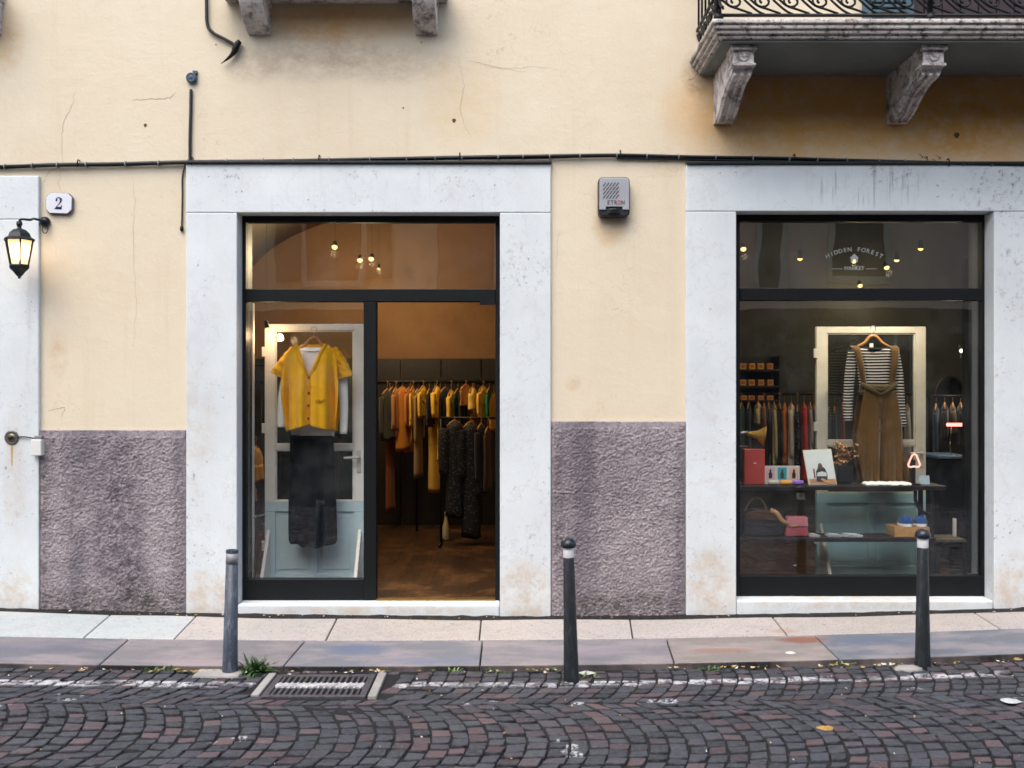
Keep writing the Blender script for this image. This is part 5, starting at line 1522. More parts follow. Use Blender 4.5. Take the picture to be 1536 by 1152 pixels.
t = thing('clothes_rail', 'black clothes rail behind the shelf table in the right window', 'clothes rail', (PX(1250, dQ), dQ-D, .07))
bm = BM(); tube(bm, [(PX(1080, dQ), dQ-D, zq), (PX(1392, dQ), dQ-D, zq)], .013, 8); obj('rail', bm, M_IRON, t, smooth=True)
for px in (1081, 1391):
    bm = BM(); x = PX(px, dQ); tube(bm, [(x, dQ-D, .07), (x, dQ-D, zq)], .013, 8); obj('support', bm, M_IRON, t, smooth=True)

# wall shelf with small boxes
dW = 10.0; yW = dW - D
t = thing('wall_shelf', 'dark wall shelf holding rows of small orange boxes at the left of the right window', 'shelf', (PX(1125, dW), yW, PZ(600, dW)))
bm = BM()
for py in (554, 578.5, 600):
    z = PZ(py, dW); box(bm, PX(1080, dW), PX(1168, dW), yW-.02, yW+.26, z-.022, z)
obj('board', bm, M_DWOOD, t, bevel=.003)
bm = BM(); box(bm, PX(1080, dW), PX(1168, dW), yW+.262, yW+.29, PZ(606, dW), PZ(534, dW)); box(bm, PX(1168, dW)+.001, PX(1168, dW)+.02, yW-.02, yW+.29, PZ(606, dW), PZ(534, dW)); obj('back', bm, mat('shelf_back', lin('222c30'), .6), t)
rows_ = ('top', 'middle', 'bottom'); cols_ = ('first', 'second', 'third', 'fourth', 'fifth')
for ri, py in enumerate((554, 578.5, 600)):
    for ci, px in enumerate((1102.5, 1115.5, 1128, 1142, 1156)):
        z = PZ(py, dW); h_ = .062 if ri < 2 else .045; w_ = .062
        X = PX(px, dW); rr = random.Random(ri*7+ci)
        c_ = ('c9946a', 'd8a060', 'dca34a', 'e0a862', 'cf8f60')[(ci+ri) % 5]
        b = thing('small_box', 'small orange box on the %s row of the wall shelf, %s from the left' % (rows_[ri], cols_[ci]), 'box', (X, yW, z), 'small boxes on the wall shelf')
        rot = Matrix.Rotation(rr.uniform(-.12, .12), 3, 'Z')
        bm = BM(); obox(bm, Vector((X, yW+.05, z+h_/2)), w_, .09, h_, rot); obj('body', bm, mat('box_'+c_, lin(c_), .7), b, bevel=.003)
        bm = BM(); obox(bm, Vector((X, yW+.05, z+h_/2)) + rot @ Vector((0, -.0465, 0)), w_*.5, .002, h_*.42, rot); obj('label_patch', bm, mat('patch', lin('b8622c'), .6), b)

# ---- shelf table
dT = 6.98; yT = dT - D
zt1, zt2 = PZ(729, dT), PZ(807, dT)
t = thing('shelf_table', 'long dark two tier shelf table standing in the right window', 'table', (2.4, yT+.15, .07))
bm = BM(); box(bm, PX(1070, dT), PX(1420, dT), yT, yT+.24, zt1-.03, zt1); obj('top', bm, M_DWOOD, t, bevel=.004)
bm = BM(); box(bm, PX(1070, dT), PX(1405, dT), yT+.01, yT+.24, zt2-.03, zt2); obj('lower_shelf', bm, M_DWOOD, t, bevel=.004)
for px in (1078, 1400):
    for yy in (yT+.02, yT+.205):
        bm = BM(); x = PX(px, dT); box(bm, x-.014, x+.014, yy, yy+.026, .07, zt1-.036); obj('leg', bm, M_IRON, t, bevel=.002)
# items on the top
TX = lambda px, dd=0: PX(px, dT+.08+dd)
# red box
bm = BM(); x0, x1 = TX(1117), TX(1148); h_ = PZ(674, dT+.08) - zt1
t = thing('gift_box', 'upright coral red box with a small pale mark under the desk lamp', 'box', ((x0+x1)/2, yT+.1, zt1))
box(bm, x0, x1, yT+.09, yT+.17, zt1+.001, zt1+h_); obj('body', bm, mat('coral_card', lin('c0493f'), .5, .2, 3), t, bevel=.004)
bm = BM(); box(bm, (x0+x1)/2-.008, (x0+x1)/2+.012, yT+.088, yT+.0895, zt1+h_*.60, zt1+h_*.615); obj('mark', bm, M_WSH, t)
# photo strip card with three pictures
x0, x1 = TX(1149), TX(1202); zc0, zc1 = zt1, PZ(699, dT+.1)
t = thing('picture_card', 'white card with three small pictures, the middle one teal, on the table', 'card', ((x0+x1)/2, yT+.13, zt1))
bm = BM(); box(bm, x0, x1, yT+.12, yT+.126, zt1+.001, zc1); obj('card', bm, mat('white_card', lin('d4cccb'), .5, .08), t)
w3 = (x1-x0)/3
for k, (c_, f_) in enumerate((('d3b7bd', '3b3540'), ('2fa2ae', '4a3a35'), ('dbb7a0', '2b2a2c'))):
    a = x0 + w3*k + .010; b = x0 + w3*(k+1) - .010
    bm = BM(); box(bm, a, b, yT+.1185, yT+.1195, zt1+.035, zc1-.012)
    xm = (a+b)/2; zz = zt1+.035; hh_ = zc1-.012-zz
    prism(bm, [(xm-.012, zz+.008), (xm+.010, zz+.008), (xm+.014, zz+hh_*.45), (xm+.006, zz+hh_*.62), (xm+.007, zz+hh_*.8), (xm, zz+hh_*.88), (xm-.007, zz+hh_*.8), (xm-.006, zz+hh_*.62), (xm-.013, zz+hh_*.5)], yT+.117, yT+.1184, 1)
    obj('picture', bm, [mat('pic_'+c_, lin(c_), .5, .15, 30), mat('fig_'+f_, lin(f_), .5, .3, 60)], t)
# soap bars / small cards in front
for k, (px, c_, w_, lab) in enumerate(((1160, 'b9b5a8', 16, 'rolled grey white cloth lying in front of the three picture card'), (1179, 'd99a44', 18, 'rolled orange cloth lying in front of the three picture card'), (1196, '8f6ac0', 18, 'rolled lilac cloth lying in front of the red dress'))):
    bm = BM(); X = TX(px, -.03); ww = w_/F*dT/2
    lathe(bm, [(.004, -ww), (.018, -ww*.96), (.020, -ww*.3), (.021, ww*.3), (.018, ww*.96), (.004, ww)], (X, yT+.05, zt1+.0185), 14, 'X', sq=(1, .9))
    tag(obj('rolled_cloth', bm, cloth('roll_'+c_, lin(c_)), smooth=True, loc=(X, yT+.05, zt1)), lab, 'cloth', 'rolled cloths on the table')
# leaning beach print
t = thing('art_print', 'leaning print of a seated figure seen from behind on a pale beach', 'print', (TX(1230), yT+.14, zt1))
def lean(px, py): 
    z = PZ(py, dT+.12); return (PX(px, dT+.12), yT+.10 + (z-zt1)*.25, z)
cs = [lean(1212, 727), lean(1254, 726), lean(1249.5, 674), lean(1206.5, 676)]
def quad_slab(bm, cs, off, mi=0, th_=.006):
    a = [bm.verts.new((p[0], p[1]-off, p[2])) for p in cs]; b = [bm.verts.new((p[0], p[1]-off+th_, p[2])) for p in cs]
    fs = [bm.faces.new(a), bm.faces.new(b[::-1])] + [bm.faces.new((a[i], b[i], b[(i+1) % len(cs)], a[(i+1) % len(cs)])) for i in range(len(cs))]
    for f in fs: f.material_index = mi
bm = BM(); quad_slab(bm, cs, 0); obj('board', bm, mat('cream_board', lin('d8d2c2'), .5, .08), t)
bm = BM()
quad_slab(bm, [lean(1213, 718), lean(1252, 718), lean(1248.8, 676), lean(1208, 678)], .0015, 0, .001)
quad_slab(bm, [lean(1213.6, 725.5), lean(1253, 725), lean(1252.2, 718.2), lean(1213.1, 718.2)], .0015, 1, .001)
quad_slab(bm, [lean(1224, 722), lean(1240, 723), lean(1241, 712), lean(1238, 703), lean(1234, 700), lean(1228, 701), lean(1224, 707)], .003, 2, .001)
quad_slab(bm, [lean(1225, 714), lean(1240, 714), lean(1239, 709), lean(1233, 707), lean(1226, 709)], .0045, 3, .001)
quad_slab(bm, [lean(1226.5, 703), lean(1234.5, 703), lean(1233.5, 697), lean(1231, 694.5), lean(1228, 696)], .0045, 4, .001)
quad_slab(bm, [lean(1232, 717), lean(1248, 723), lean(1247, 725), lean(1238, 724), lean(1230, 719)], .006, 5, .001)
quad_slab(bm, [lean(1220.5, 717), lean(1223, 717), lean(1222, 703), lean(1220, 703)], .003, 6, .001)
obj('picture', bm, [mat('print_sky', lin('cdd6d6'), .5, .06, 8, 0), mat('print_sand', lin('b98a64'), .5, .2, 40, 0), mat('print_navy', lin('2b3444'), .5, .2, 60, 0), mat('print_pale', lin('c9cdc8'), .5, .1, 30, 0), mat('print_hair', lin('5a4636'), .5, .2, 60, 0), mat('print_skin', lin('c99a62'), .5), mat('print_red', lin('7a3a44'), .5)], t)
# dried flowers in a dark pot
X = TX(1270, .06); y_ = yT+.22
t = thing('flower_pot', 'dark square pot with dried peach coloured flowers left of the pinafore dress', 'flower pot', (X, y_, zt1))
bm = BM(); h_ = PZ(698, dT+.2) - zt1
lathe(bm, [(.066, zt1), (.072, zt1+.01), (.080, zt1+h_-.012), (.082, zt1+h_), (.072, zt1+h_), (.070, zt1+h_-.02)], (X, y_, 0), 4, rot=PI/4); obj('pot', bm, mat('black_pot', lin('23282c'), .4), t, bevel=.006)
bm = BM(); bs = BM(); rr = random.Random(9)
for k in range(46):
    p = Vector((X + rr.gauss(0, .035), y_ + rr.gauss(0, .03), PZ(rr.uniform(664, 684), dT+.2)))
    if rr.random() < .25: p.z -= .06; p.x -= .01
    tube(bs, [(X + rr.uniform(-.03, .03), y_, zt1+h_-.01), p], .0015, 4)
    for q in range(4):
        dv = Vector((rr.uniform(-1, 1), rr.uniform(-1, .2), rr.uniform(-.4, 1))).normalized(); leaf(bm, p, dv, .022, .016, .3)
obj('stems', bs, mat('dry_stem', lin('8a6a42'), .8), t); obj('blooms', bm, mat('peach_bloom', lin('dba878'), .8, .3, 60), t, smooth=True)
# white tissue
x0, x1 = TX(1296), TX(1366)
bm = BM(); rr = random.Random(4)
nx, ny = 26, 8; g_ = []
for i in range(nx+1):
    g_.append([bm.verts.new((x0+(x1-x0)*i/nx, yT+.03+.12*j/ny, zt1 + .016 + .010*noise.noise((i*.45, j*.6, 2)) + (-.014 if i in (0, nx) or j in (0, ny) else 0))) for j in range(ny+1)])
for i in range(nx):
    for j in range(ny): bm.faces.new((g_[i][j], g_[i+1][j], g_[i+1][j+1], g_[i][j+1]))
tag(obj('folded_tissue', bm, M_WSH, smooth=True, solid=.004, loc=(x0, yT+.03, zt1)), 'crumpled white tissue lying on the table below the pinafore hem', 'tissue')
# neon ring lamp
X = TX(1371, -.02); y_ = yT+.06
t = thing('neon_lamp', 'small glowing pink neon sign shaped like a rounded letter A on a black stem', 'lamp', (X, y_, zt1))
zN = lambda py: PZ(py, dT+.06)
bm = BM()
ring = [(1363.5, 700), (1362.3, 697), (1365, 690), (1368.5, 682.5), (1371.5, 681), (1374.5, 682.5), (1377.5, 690), (1380, 697), (1378.5, 700), (1375, 700.5), (1371, 699.5), (1367, 700.5), (1363.5, 700)]
tube(bm, [(PX(a, dT+.06), y_, zN(b)) for a, b in ring], .0058, 8)
obj('neon_tube', bm, emit('pink_neon', (1, .28, .22), 1.7), t, smooth=True)
bm = BM(); tube(bm, [(X, y_+.012, zt1+.012), (X, y_+.012, zN(690))], .016, 10, flat=.6); lathe(bm, [(.05, zt1+.001), (.05, zt1+.010), (.02, zt1+.014)], (X, y_+.012, 0), 18); obj('stand', bm, M_IRON, t)
bm = BM(); tube(bm, smooth_path([(X+.01, y_, zt1-.037), (X+.012, y_-.005, zt1-.12), (X+.06, y_-.006, zt1-.19), (X+.13, y_, zt1-.21)], 6), .013, 8)
tag(obj('cable', bm, M_IRON, smooth=True, loc=(X, y_, zt1-.04)), 'thick black cable looping under the table below the neon lamp', 'cable')
# small blue white card stand
X = TX(1388); bm = BM(); vs = obox(bm, Vector((X, yT+.10, zt1+.033)), .075, .005, .064, Matrix.Rotation(R(-12), 3, 'X')); prism_x(bm, [(yT+.104, zt1+.001), (yT+.14, zt1+.001), (yT+.106, zt1+.05)], X-.02, X+.02)
tag(obj('card_stand', bm, mat('pale_blue_card', lin('a8bccb'), .5, .1), loc=(X, yT+.1, zt1)), 'small pale blue card standing on the table right of the neon lamp', 'card')
# desk lamp
t = thing('desk_lamp', 'adjustable gold and white desk lamp leaning over the red box at the left', 'lamp', (TX(1106), yT+.16, zt1))
zL = lambda py: PZ(py, dT+.15); xL = lambda px: PX(px, dT+.15); yl = yT+.15
M_GOLD = mat('pale_gold', lin('cfa456'), .3, .15, 10, .05, 50, metal=.5)
bm = BM(); lathe(bm, [(.05, zt1), (.05, zt1+.012), (.015, zt1+.02)], (xL(1104), yl, 0), 18); tube(bm, [(xL(1104), yl, zt1+.015), (xL(1104), yl, zL(650))], .008, 8); tube(bm, [(xL(1104), yl, zL(651)), (xL(1121), yl-.01, zL(648))], .011, 8)
tube(bm, [(xL(1100), yl, zL(669)), (xL(1122), yl, zL(669.5))], .004, 6)
obj('arm', bm, M_METAL, t, smooth=True)
bm = BM()
a = Vector((xL(1120), yl, zL(650))); bvec = Vector((xL(1146), yl-.02, zL(654))) - a; L_ = bvec.length; q = bvec.to_track_quat('Z', 'Y').to_matrix().to_4x4()
tmp = BM(); lathe(tmp, [(.012, -.01), (.016, .02), (.030, L_*.55), (.070, L_*.98), (.074, L_), (.066, L_*.97), (.025, L_*.5), (.01, .02)], (0, 0, 0), 24); tmp.transform(Matrix.Translation(a) @ q)
me_ = bpy.data.meshes.new('t'); tmp.to_mesh(me_); bm.from_mesh(me_); tmp.free(); bpy.data.meshes.remove(me_)
obj('shade', bm, M_GOLD, t, smooth=True)
bm = BM(); c_ = a + bvec*.85; bmesh.ops.create_icosphere(bm, subdivisions=3, radius=.026, matrix=Matrix.Translation(c_)); obj('bulb', bm, emit('warm_bulb_soft', (1, .72, .38), 3.0), t, smooth=True)
lamp_lit = c_ + bvec*.3
# lower shelf items
LX = lambda px: PX(px, dT+.12)
t = thing('handbag', 'large dark leather handbag with a tan flap on the lower shelf', 'bag', (LX(1140), yT+.14, zt2))
bm = BM(); x0, x1 = LX(1108), LX(1174); h_ = .19
pts = [(x0, zt2), (x1-.01, zt2), (x1+.005, zt2+h_*.55), (x1-.035, zt2+h_*.92), (x0+.10, zt2+h_), (x0+.03, zt2+h_*.85)]
prism(bm, pts, yT+.06, yT+.22); obj('body', bm, mat('dark_leather', lin('262223'), .45, .3, 8, .3, 60), t, bevel=.02, seg=3)
bm = BM(); prism(bm, [(x0+.03, zt2+h_*.86), (x0+.10, zt2+h_*1.01), (x1-.05, zt2+h_*.95), (x1-.06, zt2+h_*.6), (x0+.04, zt2+h_*.62)], yT+.050, yT+.060); obj('flap', bm, mat('brown_leather', lin('4f3525'), .45, .3, 8, .3, 60), t, bevel=.006)
bm = BM(); tube(bm, smooth_path([(LX(1152), yT+.05, zt2+h_*1.0), (LX(1160), yT+.03, zt2+h_*.9), (LX(1168), yT+.03, zt2+h_*.62), (LX(1178), yT+.04, zt2+h_*.5)], 5), .017, 8, flat=.5); tube(bm, smooth_path([(LX(1118), yT+.14, zt2+h_*.9), (LX(1128), yT+.14, zt2+h_*1.35), (LX(1142), yT+.14, zt2+h_*1.35), (LX(1152), yT+.14, zt2+h_*.9)], 5), .008, 8); obj('strap', bm, mat('tan_leather', lin('b98c62'), .45), t, smooth=True)
t = thing('handbag', 'small dusty pink leather bag beside the dark handbag on the lower shelf', 'bag', (LX(1191), yT+.1, zt2))
bm = BM(); x0, x1 = LX(1174), LX(1209); h_ = .145
prism(bm, [(x0, zt2+.001), (x1, zt2+.001), (x1-.012, zt2+h_), (x0+.016, zt2+h_*.98)], yT+.05, yT+.12); obj('body', bm, mat('pink_leather', lin('a9545c'), .45, .2, 8, .2, 60), t, bevel=.010, seg=3)
bm = BM(); prism(bm, [(x0+.005, zt2+h_*.5), (x1-.007, zt2+h_*.52), (x1-.010, zt2+h_*.99), (x0+.014, zt2+h_*.99)], yT+.043, yT+.051); obj('flap', bm, mat('pink_leather_pale', lin('c07a80'), .45, .2, 8, .2, 60), t, bevel=.005)
bm = BM(); box(bm, x0+.04, x0+.085, yT+.038, yT+.0425, zt2+h_*.52, zt2+h_*.6); obj('clasp', bm, M_GOLD, t)
for (pa, pb, lab, c_) in ((1211, 1224, 'small white card lying on the lower shelf right of the pink bag', 'c9c6bd'), (1238, 1258, 'folded white and navy paper on the lower shelf', 'b9bcc4'), (1262, 1288, 'loose white paper at the middle of the lower shelf', 'c9ced0')):
    bm = BM(); x0, x1 = LX(pa), LX(pb)
    for k in range(3): obox(bm, Vector(((x0+x1)/2 + .004*k, yT+.09, zt2+.003+.005*k)), x1-x0-.01*k, .11, .003, Matrix.Rotation(.1*k-.05, 3, 'Z') @ Matrix.Rotation(.03*k, 3, 'Y'))
    tag(obj('paper', bm, mat('paper_'+c_, lin(c_), .6, .1), loc=((x0+x1)/2, yT+.09, zt2)), lab, 'paper')
x0, x1 = LX(1335), LX(1372)
t = thing('wooden_crate', 'shallow light wooden box on the lower shelf carrying blue slippers', 'box', ((x0+x1)/2, yT+.1, zt2))
bm = BM(); h_ = .072
box(bm, x0, x1+.09, yT+.03, yT+.042, zt2+.001, zt2+h_); box(bm, x0, x1+.09, yT+.19, yT+.202, zt2+.001, zt2+h_); box(bm, x0, x0+.012, yT+.0425, yT+.1895, zt2+.001, zt2+h_); box(bm, x1+.078, x1+.09, yT+.0425, yT+.1895, zt2+.001, zt2+h_); box(bm, x0+.012, x1+.078, yT+.0425, yT+.1895, zt2+.03, zt2+h_-.004)
obj('body', bm, m_wood('light_wood', lin('c69a62'), lin('a87c48')), t, bevel=.003)
for k, (pa, lab) in enumerate(((1356, 'blue cloth slipper with pale sole, left one on the wooden box'), (1378, 'blue cloth slipper with pale sole, right one on the wooden box'))):
    X = LX(pa); z0 = zt2 + h_ + .002
    s_ = thing('slipper', lab, 'shoe', (X, yT+.1, z0), 'blue slippers on the wooden box')
    bm = BM()
    for zz, sc in ((0, 1), (.018, 1.02)): pass
    prof = [(X + .045*math.cos(a), yT+.11 + .085*math.sin(a)*(1 if math.sin(a) < 0 else .9), 0) for a in [2*PI*q/20 for q in range(20)]]
    lo = [bm.verts.new((p[0], p[1], z0)) for p in prof]; hi = [bm.verts.new((p[0], p[1], z0+.020)) for p in prof]
    bm.faces.new(lo[::-1]); bm.faces.new(hi)
    for q in range(20): bm.faces.new((lo[q], lo[(q+1) % 20], hi[(q+1) % 20], hi[q]))
    obj('sole', bm, M_WSH, s_)
    bm = BM(); bmesh.ops.create_icosphere(bm, subdivisions=3, radius=1)
    for v in bm.verts: v.co = Vector((X + v.co.x*.047, yT+.105 + v.co.y*.078, z0 + .024 + max(-.1, v.co.z)*.046*(1 + .2*math.sin(v.co.x*7)) * (1.2 if v.co.y < 0 else .6)))
    obj('upper', bm, cloth('royal_blue', lin('1f4f8f')), s_, smooth=True)
# right part of the window: mirror, dark rack, bench, neon bar, bits
t = thing('round_mirror', 'oval dark mirror on the wall above the right hand rack', 'mirror', (PX(1424, 9.7), 3.1, PZ(592, 9.7)))
bm = BM(); lathe(bm, [(.165, 0), (.165, .02), (.150, .028), (.145, .020)], (PX(1424, 9.7), 3.1, PZ(592, 9.7)), 32, 'Y', sq=(.92, 1.15)); obj('frame', bm, mat('mirror_frame', lin('2a221a'), .35, metal=.2), t, smooth=True)
bm = BM(); lathe(bm, [(.146, .019), (.145, .0215)], (PX(1424, 9.7), 3.1, PZ(592, 9.7)), 32, 'Y', sq=(.92, 1.15)); obj('glass', bm, mat('mirror_glass', lin('3a3a38'), .08, .02, 3, 0, metal=1), t)
dK = 8.9; zk = PZ(594, dK)
t = thing('clothes_rail', 'black clothes rail with dark garments at the right side of the right window', 'clothes rail', (PX(1430, dK), dK-D, .07))
bm = BM(); tube(bm, [(PX(1396, dK), dK-D, zk), (PX(1466, dK), dK-D, zk)], .012, 8); obj('rail', bm, M_IRON, t, smooth=True)
for px in (1397, 1465):
    bm = BM(); x = PX(px, dK); box(bm, x-.012, x+.012, dK-D-.012, dK-D+.012, .07, zk); obj('support', bm, M_IRON, t)
for k, (px, a, b, w, c_, lab, cat) in enumerate(((1404, 608, 740, 12, '1d3c50', 'deep blue coat at the left of the right hand rack', 'coat'), (1417, 606, 660, 14, '2a2c2c', 'black sequined blouse on the right hand rack left of the neon bar', 'blouse'), (1429, 606, 650, 12, '6a5a42', 'brown shimmering scarf on the right hand rack above the neon bar', 'scarf'), (1441, 606, 668, 13, '22262a', 'black jacket on the right hand rack right of the neon bar', 'jacket'), (1455, 605, 640, 14, '5c5238', 'olive brown blouse at the right end of the right hand rack', 'blouse'))):
    rail_garment(lab, px, a, b, w, dK, c_, 60 + 5*k, seed=300+k, group='dark clothes on the right hand rack', cat=cat, hangz=zk-.012)
bm = BM(); z = PZ(637, 8.2); tube(bm, [(PX(1420.5, 8.2), 1.6, z), (PX(1444, 8.2), 1.6, z)], .014, 10)
t = thing('neon_bar', 'short horizontal glowing pink neon tube on a thin tilted stand at the right', 'lamp', (PX(1432, 8.2), 1.6, z-.4))
obj('tube', bm, emit('pink_neon_bar', (1, .22, .18), 2.2), t, smooth=True)
bm = BM(); tube(bm, [(PX(1425, 8.2), 1.6, PZ(662, 8.2)), (PX(1428, 8.2), 1.61, z-.014)], .004, 6); tube(bm, [(PX(1425, 8.2), 1.6, PZ(662, 8.2)), (PX(1428, 8.2), 1.62, PZ(684, 8.2)+.012)], .004, 6); obj('stand', bm, M_METAL, t, smooth=True)
t = thing('counter', 'dark counter with a pale blue edge strip at the right of the right window', 'counter', (PX(1424, 8.2), 1.7, .07))
bm = BM(); box(bm, PX(1400, 8.2), PX(1447, 8.2), 1.5, 1.9, .07, PZ(687, 8.2)); obj('body', bm, mat('dark_counter', lin('1d2226'), .5), t, bevel=.004)
bm = BM(); box(bm, PX(1399, 8.2), PX(1448, 8.2), 1.488, 1.91, PZ(687, 8.2)+.001, PZ(682.5, 8.2)); obj('top', bm, mat('pale_blue_edge', lin('6f93b8'), .3), t, bevel=.004)
t = thing('bench', 'low dark bench with a worn wooden top behind the rightmost bollard', 'bench', (PX(1422, 7.2), .6, .07))
bm = BM(); box(bm, PX(1396, 7.2), PX(1441, 7.2), .50, .74, PZ(806, 7.2)-.02, PZ(806, 7.2)); obj('top', bm, m_wood('grey_wood', lin('6a6254'), lin('4c463c')), t, bevel=.004)
for px in (1398.5, 1438.5):
    bm = BM(); x = PX(px, 7.2); box(bm, x-.014, x+.014, .51, .73, .07, PZ(806, 7.2)-.021); obj('leg', bm, M_IRON, t, bevel=.003)
bm = BM(); box(bm, PX(1425, 7.3), PX(1427.5, 7.3), .62, .66, PZ(806, 7.2)+.001, PZ(776, 7.3)); tag(obj('price_stick', bm, M_WSH, bevel=.002, loc=(PX(1426, 7.3), .64, PZ(806, 7.2))), 'thin white upright strip standing on the low dark bench', 'stick')
X = PX(1472, 7.0); y_ = .4
t = thing('hanging_lamp', 'small lemon yellow pot hanging on a cord at the far right of the window', 'pot', (X, y_, PZ(808, 7)))
bm = BM(); lathe(bm, [(.020, PZ(806, 7)), (.031, PZ(804, 7)), (.034, PZ(794, 7)), (.030, PZ(790, 7)), (.026, PZ(791, 7))], (X, y_, 0), 18); obj('body', bm, mat('lemon_yellow', lin('c2b23c'), .4), t, smooth=True)
bm = BM(); tube(bm, smooth_path([(X, y_, PZ(805, 7)), (X-.008, y_, PZ(820, 7)), (X+.004, y_, PZ(832, 7))], 5), .0025, 6); tube(bm, [(X, y_, PZ(791, 7)), (X, y_, PZ(769.5, 7))], .002, 6); obj('cord', bm, M_WSH, t, smooth=True)
bm = BM(); tube(bm, [(PX(1456, 7), y_, PZ(768, 7)), (PX(1478, 7), y_, PZ(769, 7))], .007, 8, flat=.5); tag(obj('small_shelf', bm, M_WSH, smooth=True, loc=(X, y_, PZ(768, 7))), 'thin pale horizontal bar above the lemon yellow pot', 'bar')
bm = BM()
for k in range(26):
    x = PX(1448, 7.6) + k*.012; yy = 1.05 + .018*math.sin(k*1.3)
    if k: 
        f = [bm.verts.new(p) for p in ((xp, yp, .08), (x, yy, .08), (x, yy, 2.5), (xp, yp, 2.5))]; bm.faces.new(f)
    xp, yp = x, yy
bmesh.ops.remove_doubles(bm, verts=bm.verts, dist=1e-5)
tag(obj('curtain', bm, cloth('dark_curtain', lin('24282a')), smooth=True, solid=.004, loc=(PX(1460, 7.6), 1.05, .08)), 'dark floor length curtain at the right edge of the right window', 'curtain')

# ================================================================== LAMPS INSIDE THE SHOP
def spot_lamp(px, py, d, lab, power, colr=(1, .76, .45), strength=9, room_top=3.2, r_=.024, tilt=(.0, -.55, -.8), stem=True, spot=None):
    p = P(px, py, d)
    dv = Vector(tilt).normalized()
    t = thing('spotlight', lab, 'spotlight', p, 'spotlights inside the shop')
    bm = BM(); q = dv.to_track_quat('Z', 'Y').to_matrix().to_4x4()
    k_ = r_/.030*.85; lathe(bm, [(.014*k_, -.055), (.026*k_, -.05), (.034*k_, -.01), (.038*k_, .004), (.034*k_, .004), (.030*k_, -.02)], (0, 0, 0), 16); bm.transform(Matrix.Translation(p) @ q); obj('housing', bm, M_IRON, t, smooth=True)
    bm = BM(); bmesh.ops.create_icosphere(bm, subdivisions=2, radius=r_, matrix=Matrix.Translation(p)); obj('bulb', bm, emit('bulb_%d' % int(strength*10), (1, .56, .17) if colr[2] < .7 else (1, .92, .8), strength), t, smooth=True)
    if stem:
        bm = BM(); e = p - dv*.04*r_/.03; tube(bm, [e, (e.x, e.y, room_top)], .0012, 4); obj('stem', bm, M_IRON, t)
    ld = bpy.data.lights.new('lamp_light', 'SPOT' if spot else 'POINT'); ld.energy = power; ld.color = colr; ld.shadow_soft_size = .03
    if spot: ld.spot_size = R(105); ld.spot_blend = .8
    lo = bpy.data.objects.new('lamp_light', ld); COL.objects.link(lo); lo.parent = t
    lo.location = dv*(r_ + .04)
    if spot: lo.rotation_euler = Vector(spot).to_track_quat('-Z', 'Y').to_euler()
    return t
for a in ((502, 370, 8.3, 'single spotlight highest on the left behind the left transom', 12), (540, 390, 8.9, 'left spotlight of the close pair behind the left transom', 12),
          (557, 388, 8.9, 'right spotlight of the close pair behind the left transom', 12), (568, 403, 9.4, 'small dim spotlight just below the close pair', 8)):
    spot_lamp(*a, strength=1.7 if 'dim' not in a[3] else .8, r_=.024 if 'dim' not in a[3] else .016)
for a in ((1115, 373, 8.4, 'spotlight nearest the left edge of the right transom', 5), (1281, 391, 8.8, 'spotlight shining behind the house emblem', 4), (1330, 401, 9.2, 'lower spotlight of the pair right of the emblem', 5),
          (1290, 428, 10.0, 'small spotlight just above the right transom bar', 4), (1454, 517, 8.8, 'warm spotlight of the pair right of the cream door', 4)):
    spot_lamp(*a, strength=1.7, room_top=3.29)
for a in ((1200, 387, 6.98, 'bright spotlight on the left half of the right transom', 14), (1345, 389, 6.98, 'upper spotlight of the pair right of the emblem', 13), (1381, 372, 6.98, 'spotlight right of the pair near the top of the right transom', 11)):
    spot_lamp(*a, strength=1.9, room_top=3.29, r_=.019, tilt=(0, .1, -.9), colr=(1, .84, .62), spot=(0, .42, -.9))
spot_lamp(1443, 525, 8.7, 'white spotlight of the pair right of the cream door', 4, (1, .9, .8), 3, 3.29)
spot_lamp(401, 492, 6.99, 'small lit spotlight added at the top left corner of the white display door', 1.3, (1, .66, .36), 1.6, 2.9, r_=.016, tilt=(.25, -.2, -.9))  # lamp added where bulb reflections glint, to brighten the left display

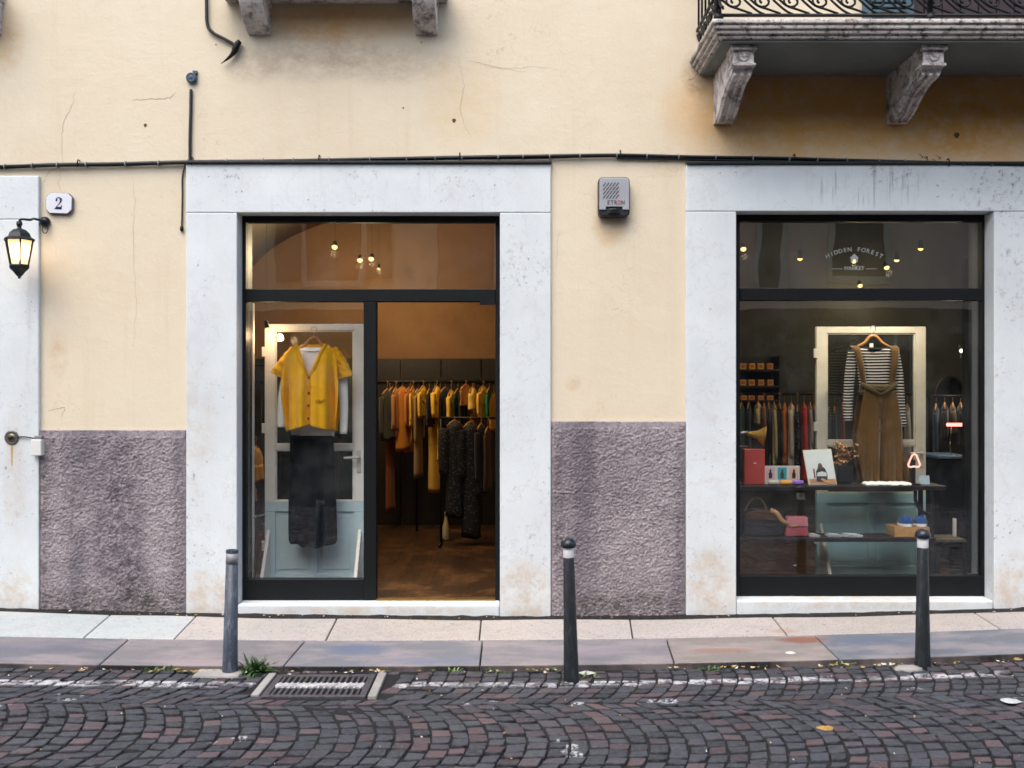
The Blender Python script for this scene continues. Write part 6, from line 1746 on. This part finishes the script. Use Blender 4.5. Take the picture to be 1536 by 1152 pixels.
# ================================================================== HOUSES ACROSS THE STREET (seen mirrored in the glass)
def house(lab, x0, x1, y, h, colr, wins, seed, roofc='6a4a3a', shutter='3f5548'):
    t = thing('town_house', lab, 'house', ((x0+x1)/2, y, 0))
    m = m_inwall('render_'+colr, lin(colr), [c*.8 for c in lin(colr)], .8)
    bm = BM(); box(bm, x0, x1, y-6, y, -.2, h); obj('wall', bm, m, t)
    bm = BM(); box(bm, x0, x1, y, y+.08, -.2, 2.95); obj('base', bm, mat('base_shade', lin('3a3733'), .9, .3, 2), t)  # ground floor shade painted in as a dark layer, dims the mirrored view
    bm = BM(); box(bm, x0, x1, y-6, y+.45, h+.002, h+.16); prism_x(bm, [(y+.44, h+.161), (y-6, h+.161), (y-3, h+1.3)], x0, x1); obj('roof', bm, mat('roof_'+roofc, lin(roofc), .9), t)
    for (wx, wz, ww, wh) in wins:
        bm = BM()
        for (a, b, c_, d_) in ((wx-ww/2-.10, wx-ww/2, wz, wz+wh), (wx+ww/2, wx+ww/2+.10, wz, wz+wh), (wx-ww/2-.10, wx+ww/2+.10, wz+wh, wz+wh+.14), (wx-ww/2-.10, wx+ww/2+.10, wz-.12, wz)): box(bm, a, b, y-.02, y+.06, c_, d_)
        w = obj('window', bm, mat('trim_pale', lin('c8c0b0'), .8), t)
        bm = BM(); box(bm, wx-ww/2, wx+ww/2, y-.01, y+.012, wz, wz+wh); obj('pane', bm, mat('dark_window', lin('1d2224'), .2), w)
        if wz > 2 and ww > .5 and seed == 1:
            bm = BM()
            for s in (-1, 1): box(bm, wx+s*(ww/2+.11)+(0 if s > 0 else -ww*.5), wx+s*(ww/2+.11)+(ww*.5 if s > 0 else 0), y+.062, y+.10, wz, wz+wh)
            obj('shutter', bm, mat('shutter_'+shutter, lin(shutter), .6), w)
house('tan rendered house across the street mirrored in the left shop glass', -14, -1.4, -12, 7.4, 'e6d2ac', [(x, z, 1.0, 1.7) for x in (-11.3, -8.2, -3.4) for z in (3.5, 5.5)] + [(-8, .3, 1.4, 2.3), (-4.6, .3, 1.6, 2.3)], 1)
house('brick red house across the street mirrored between the two shop openings', -1.39, 3.9, -12, 7.8, 'b8846c', [(x, z, .9, 1.6) for x in (.2, 2.3) for z in (3.5, 5.7)] + [(.2, .2, 1.3, 2.4), (2.1, .3, 1.3, 2.2)], 2)
house('pale salmon narrow house across the street mirrored left in the right glass', 3.91, 5.25, -11.98, 7.6, 'e6c4b0', [(4.9, 3.4, .4, 1.7)], 4)
house('dusky pink house across the street mirrored in the right shop glass', 5.26, 15, -12, 7.2, 'dcc4b2', [(x, z, .95, 1.7) for x in (6.6, 9.6, 12.6) for z in (3.6, 5.6)] + [(6.4, .2, 1.5, 2.4), (10, .3, 1.6, 2.3)], 3)

# ================================================================== LIGHT, SKY, CAMERA
w = bpy.data.worlds.new("World"); SC.world = w; w.use_nodes = True
nt = w.node_tree; nt.nodes.clear()
sky = nt.nodes.new('ShaderNodeTexSky'); sky.sky_type = 'NISHITA'; sky.sun_disc = False
SUN_EL, SUN_AZ = R(58), R(205)      # azimuth: the sun stands behind the camera, a little to the left
sky.sun_elevation = SUN_EL; sky.sun_rotation = SUN_AZ
sky.air_density = 1.2; sky.dust_density = 4.0; sky.ozone_density = .6
bg = nt.nodes.new('ShaderNodeBackground'); bg.inputs[1].default_value = .15
wo = nt.nodes.new('ShaderNodeOutputWorld')
nt.links.new(sky.outputs[0], bg.inputs[0]); nt.links.new(bg.outputs[0], wo.inputs[0])
sd = bpy.data.lights.new('sun', 'SUN'); sd.energy = .7; sd.angle = R(60); sd.color = (.95, 1, 1)
so = bpy.data.objects.new('sun', sd); COL.objects.link(so)
dirv = Vector((math.sin(SUN_AZ)*math.cos(SUN_EL), math.cos(SUN_AZ)*math.cos(SUN_EL), math.sin(SUN_EL)))
so.rotation_euler = (-dirv).to_track_quat('-Z', 'Y').to_euler(); so.location = (0, -4, 12)
cam = bpy.data.cameras.new('camera'); co_ = bpy.data.objects.new('camera', cam); COL.objects.link(co_)
co_.location = (0, -D, H); co_.rotation_euler = (R(90), 0, 0)
cam.sensor_width = 36; cam.lens = F/1536*36; cam.clip_end = 300; cam.clip_start = .05
SC.camera = co_
SC.view_settings.view_transform = 'Standard'; SC.view_settings.look = 'None'; SC.view_settings.exposure = 1.15; SC.view_settings.gamma = 1
SC.render.engine = 'CYCLES'
SC.cycles.max_bounces = 8; SC.cycles.diffuse_bounces = 4; SC.cycles.glossy_bounces = 4; SC.cycles.transparent_max_bounces = 16
SC.cycles.sample_clamp_indirect = 6; SC.cycles.caustics_reflective = False; SC.cycles.caustics_refractive = False
SC.cycles.use_denoising = True
SC.cycles.filter_width = 1.6
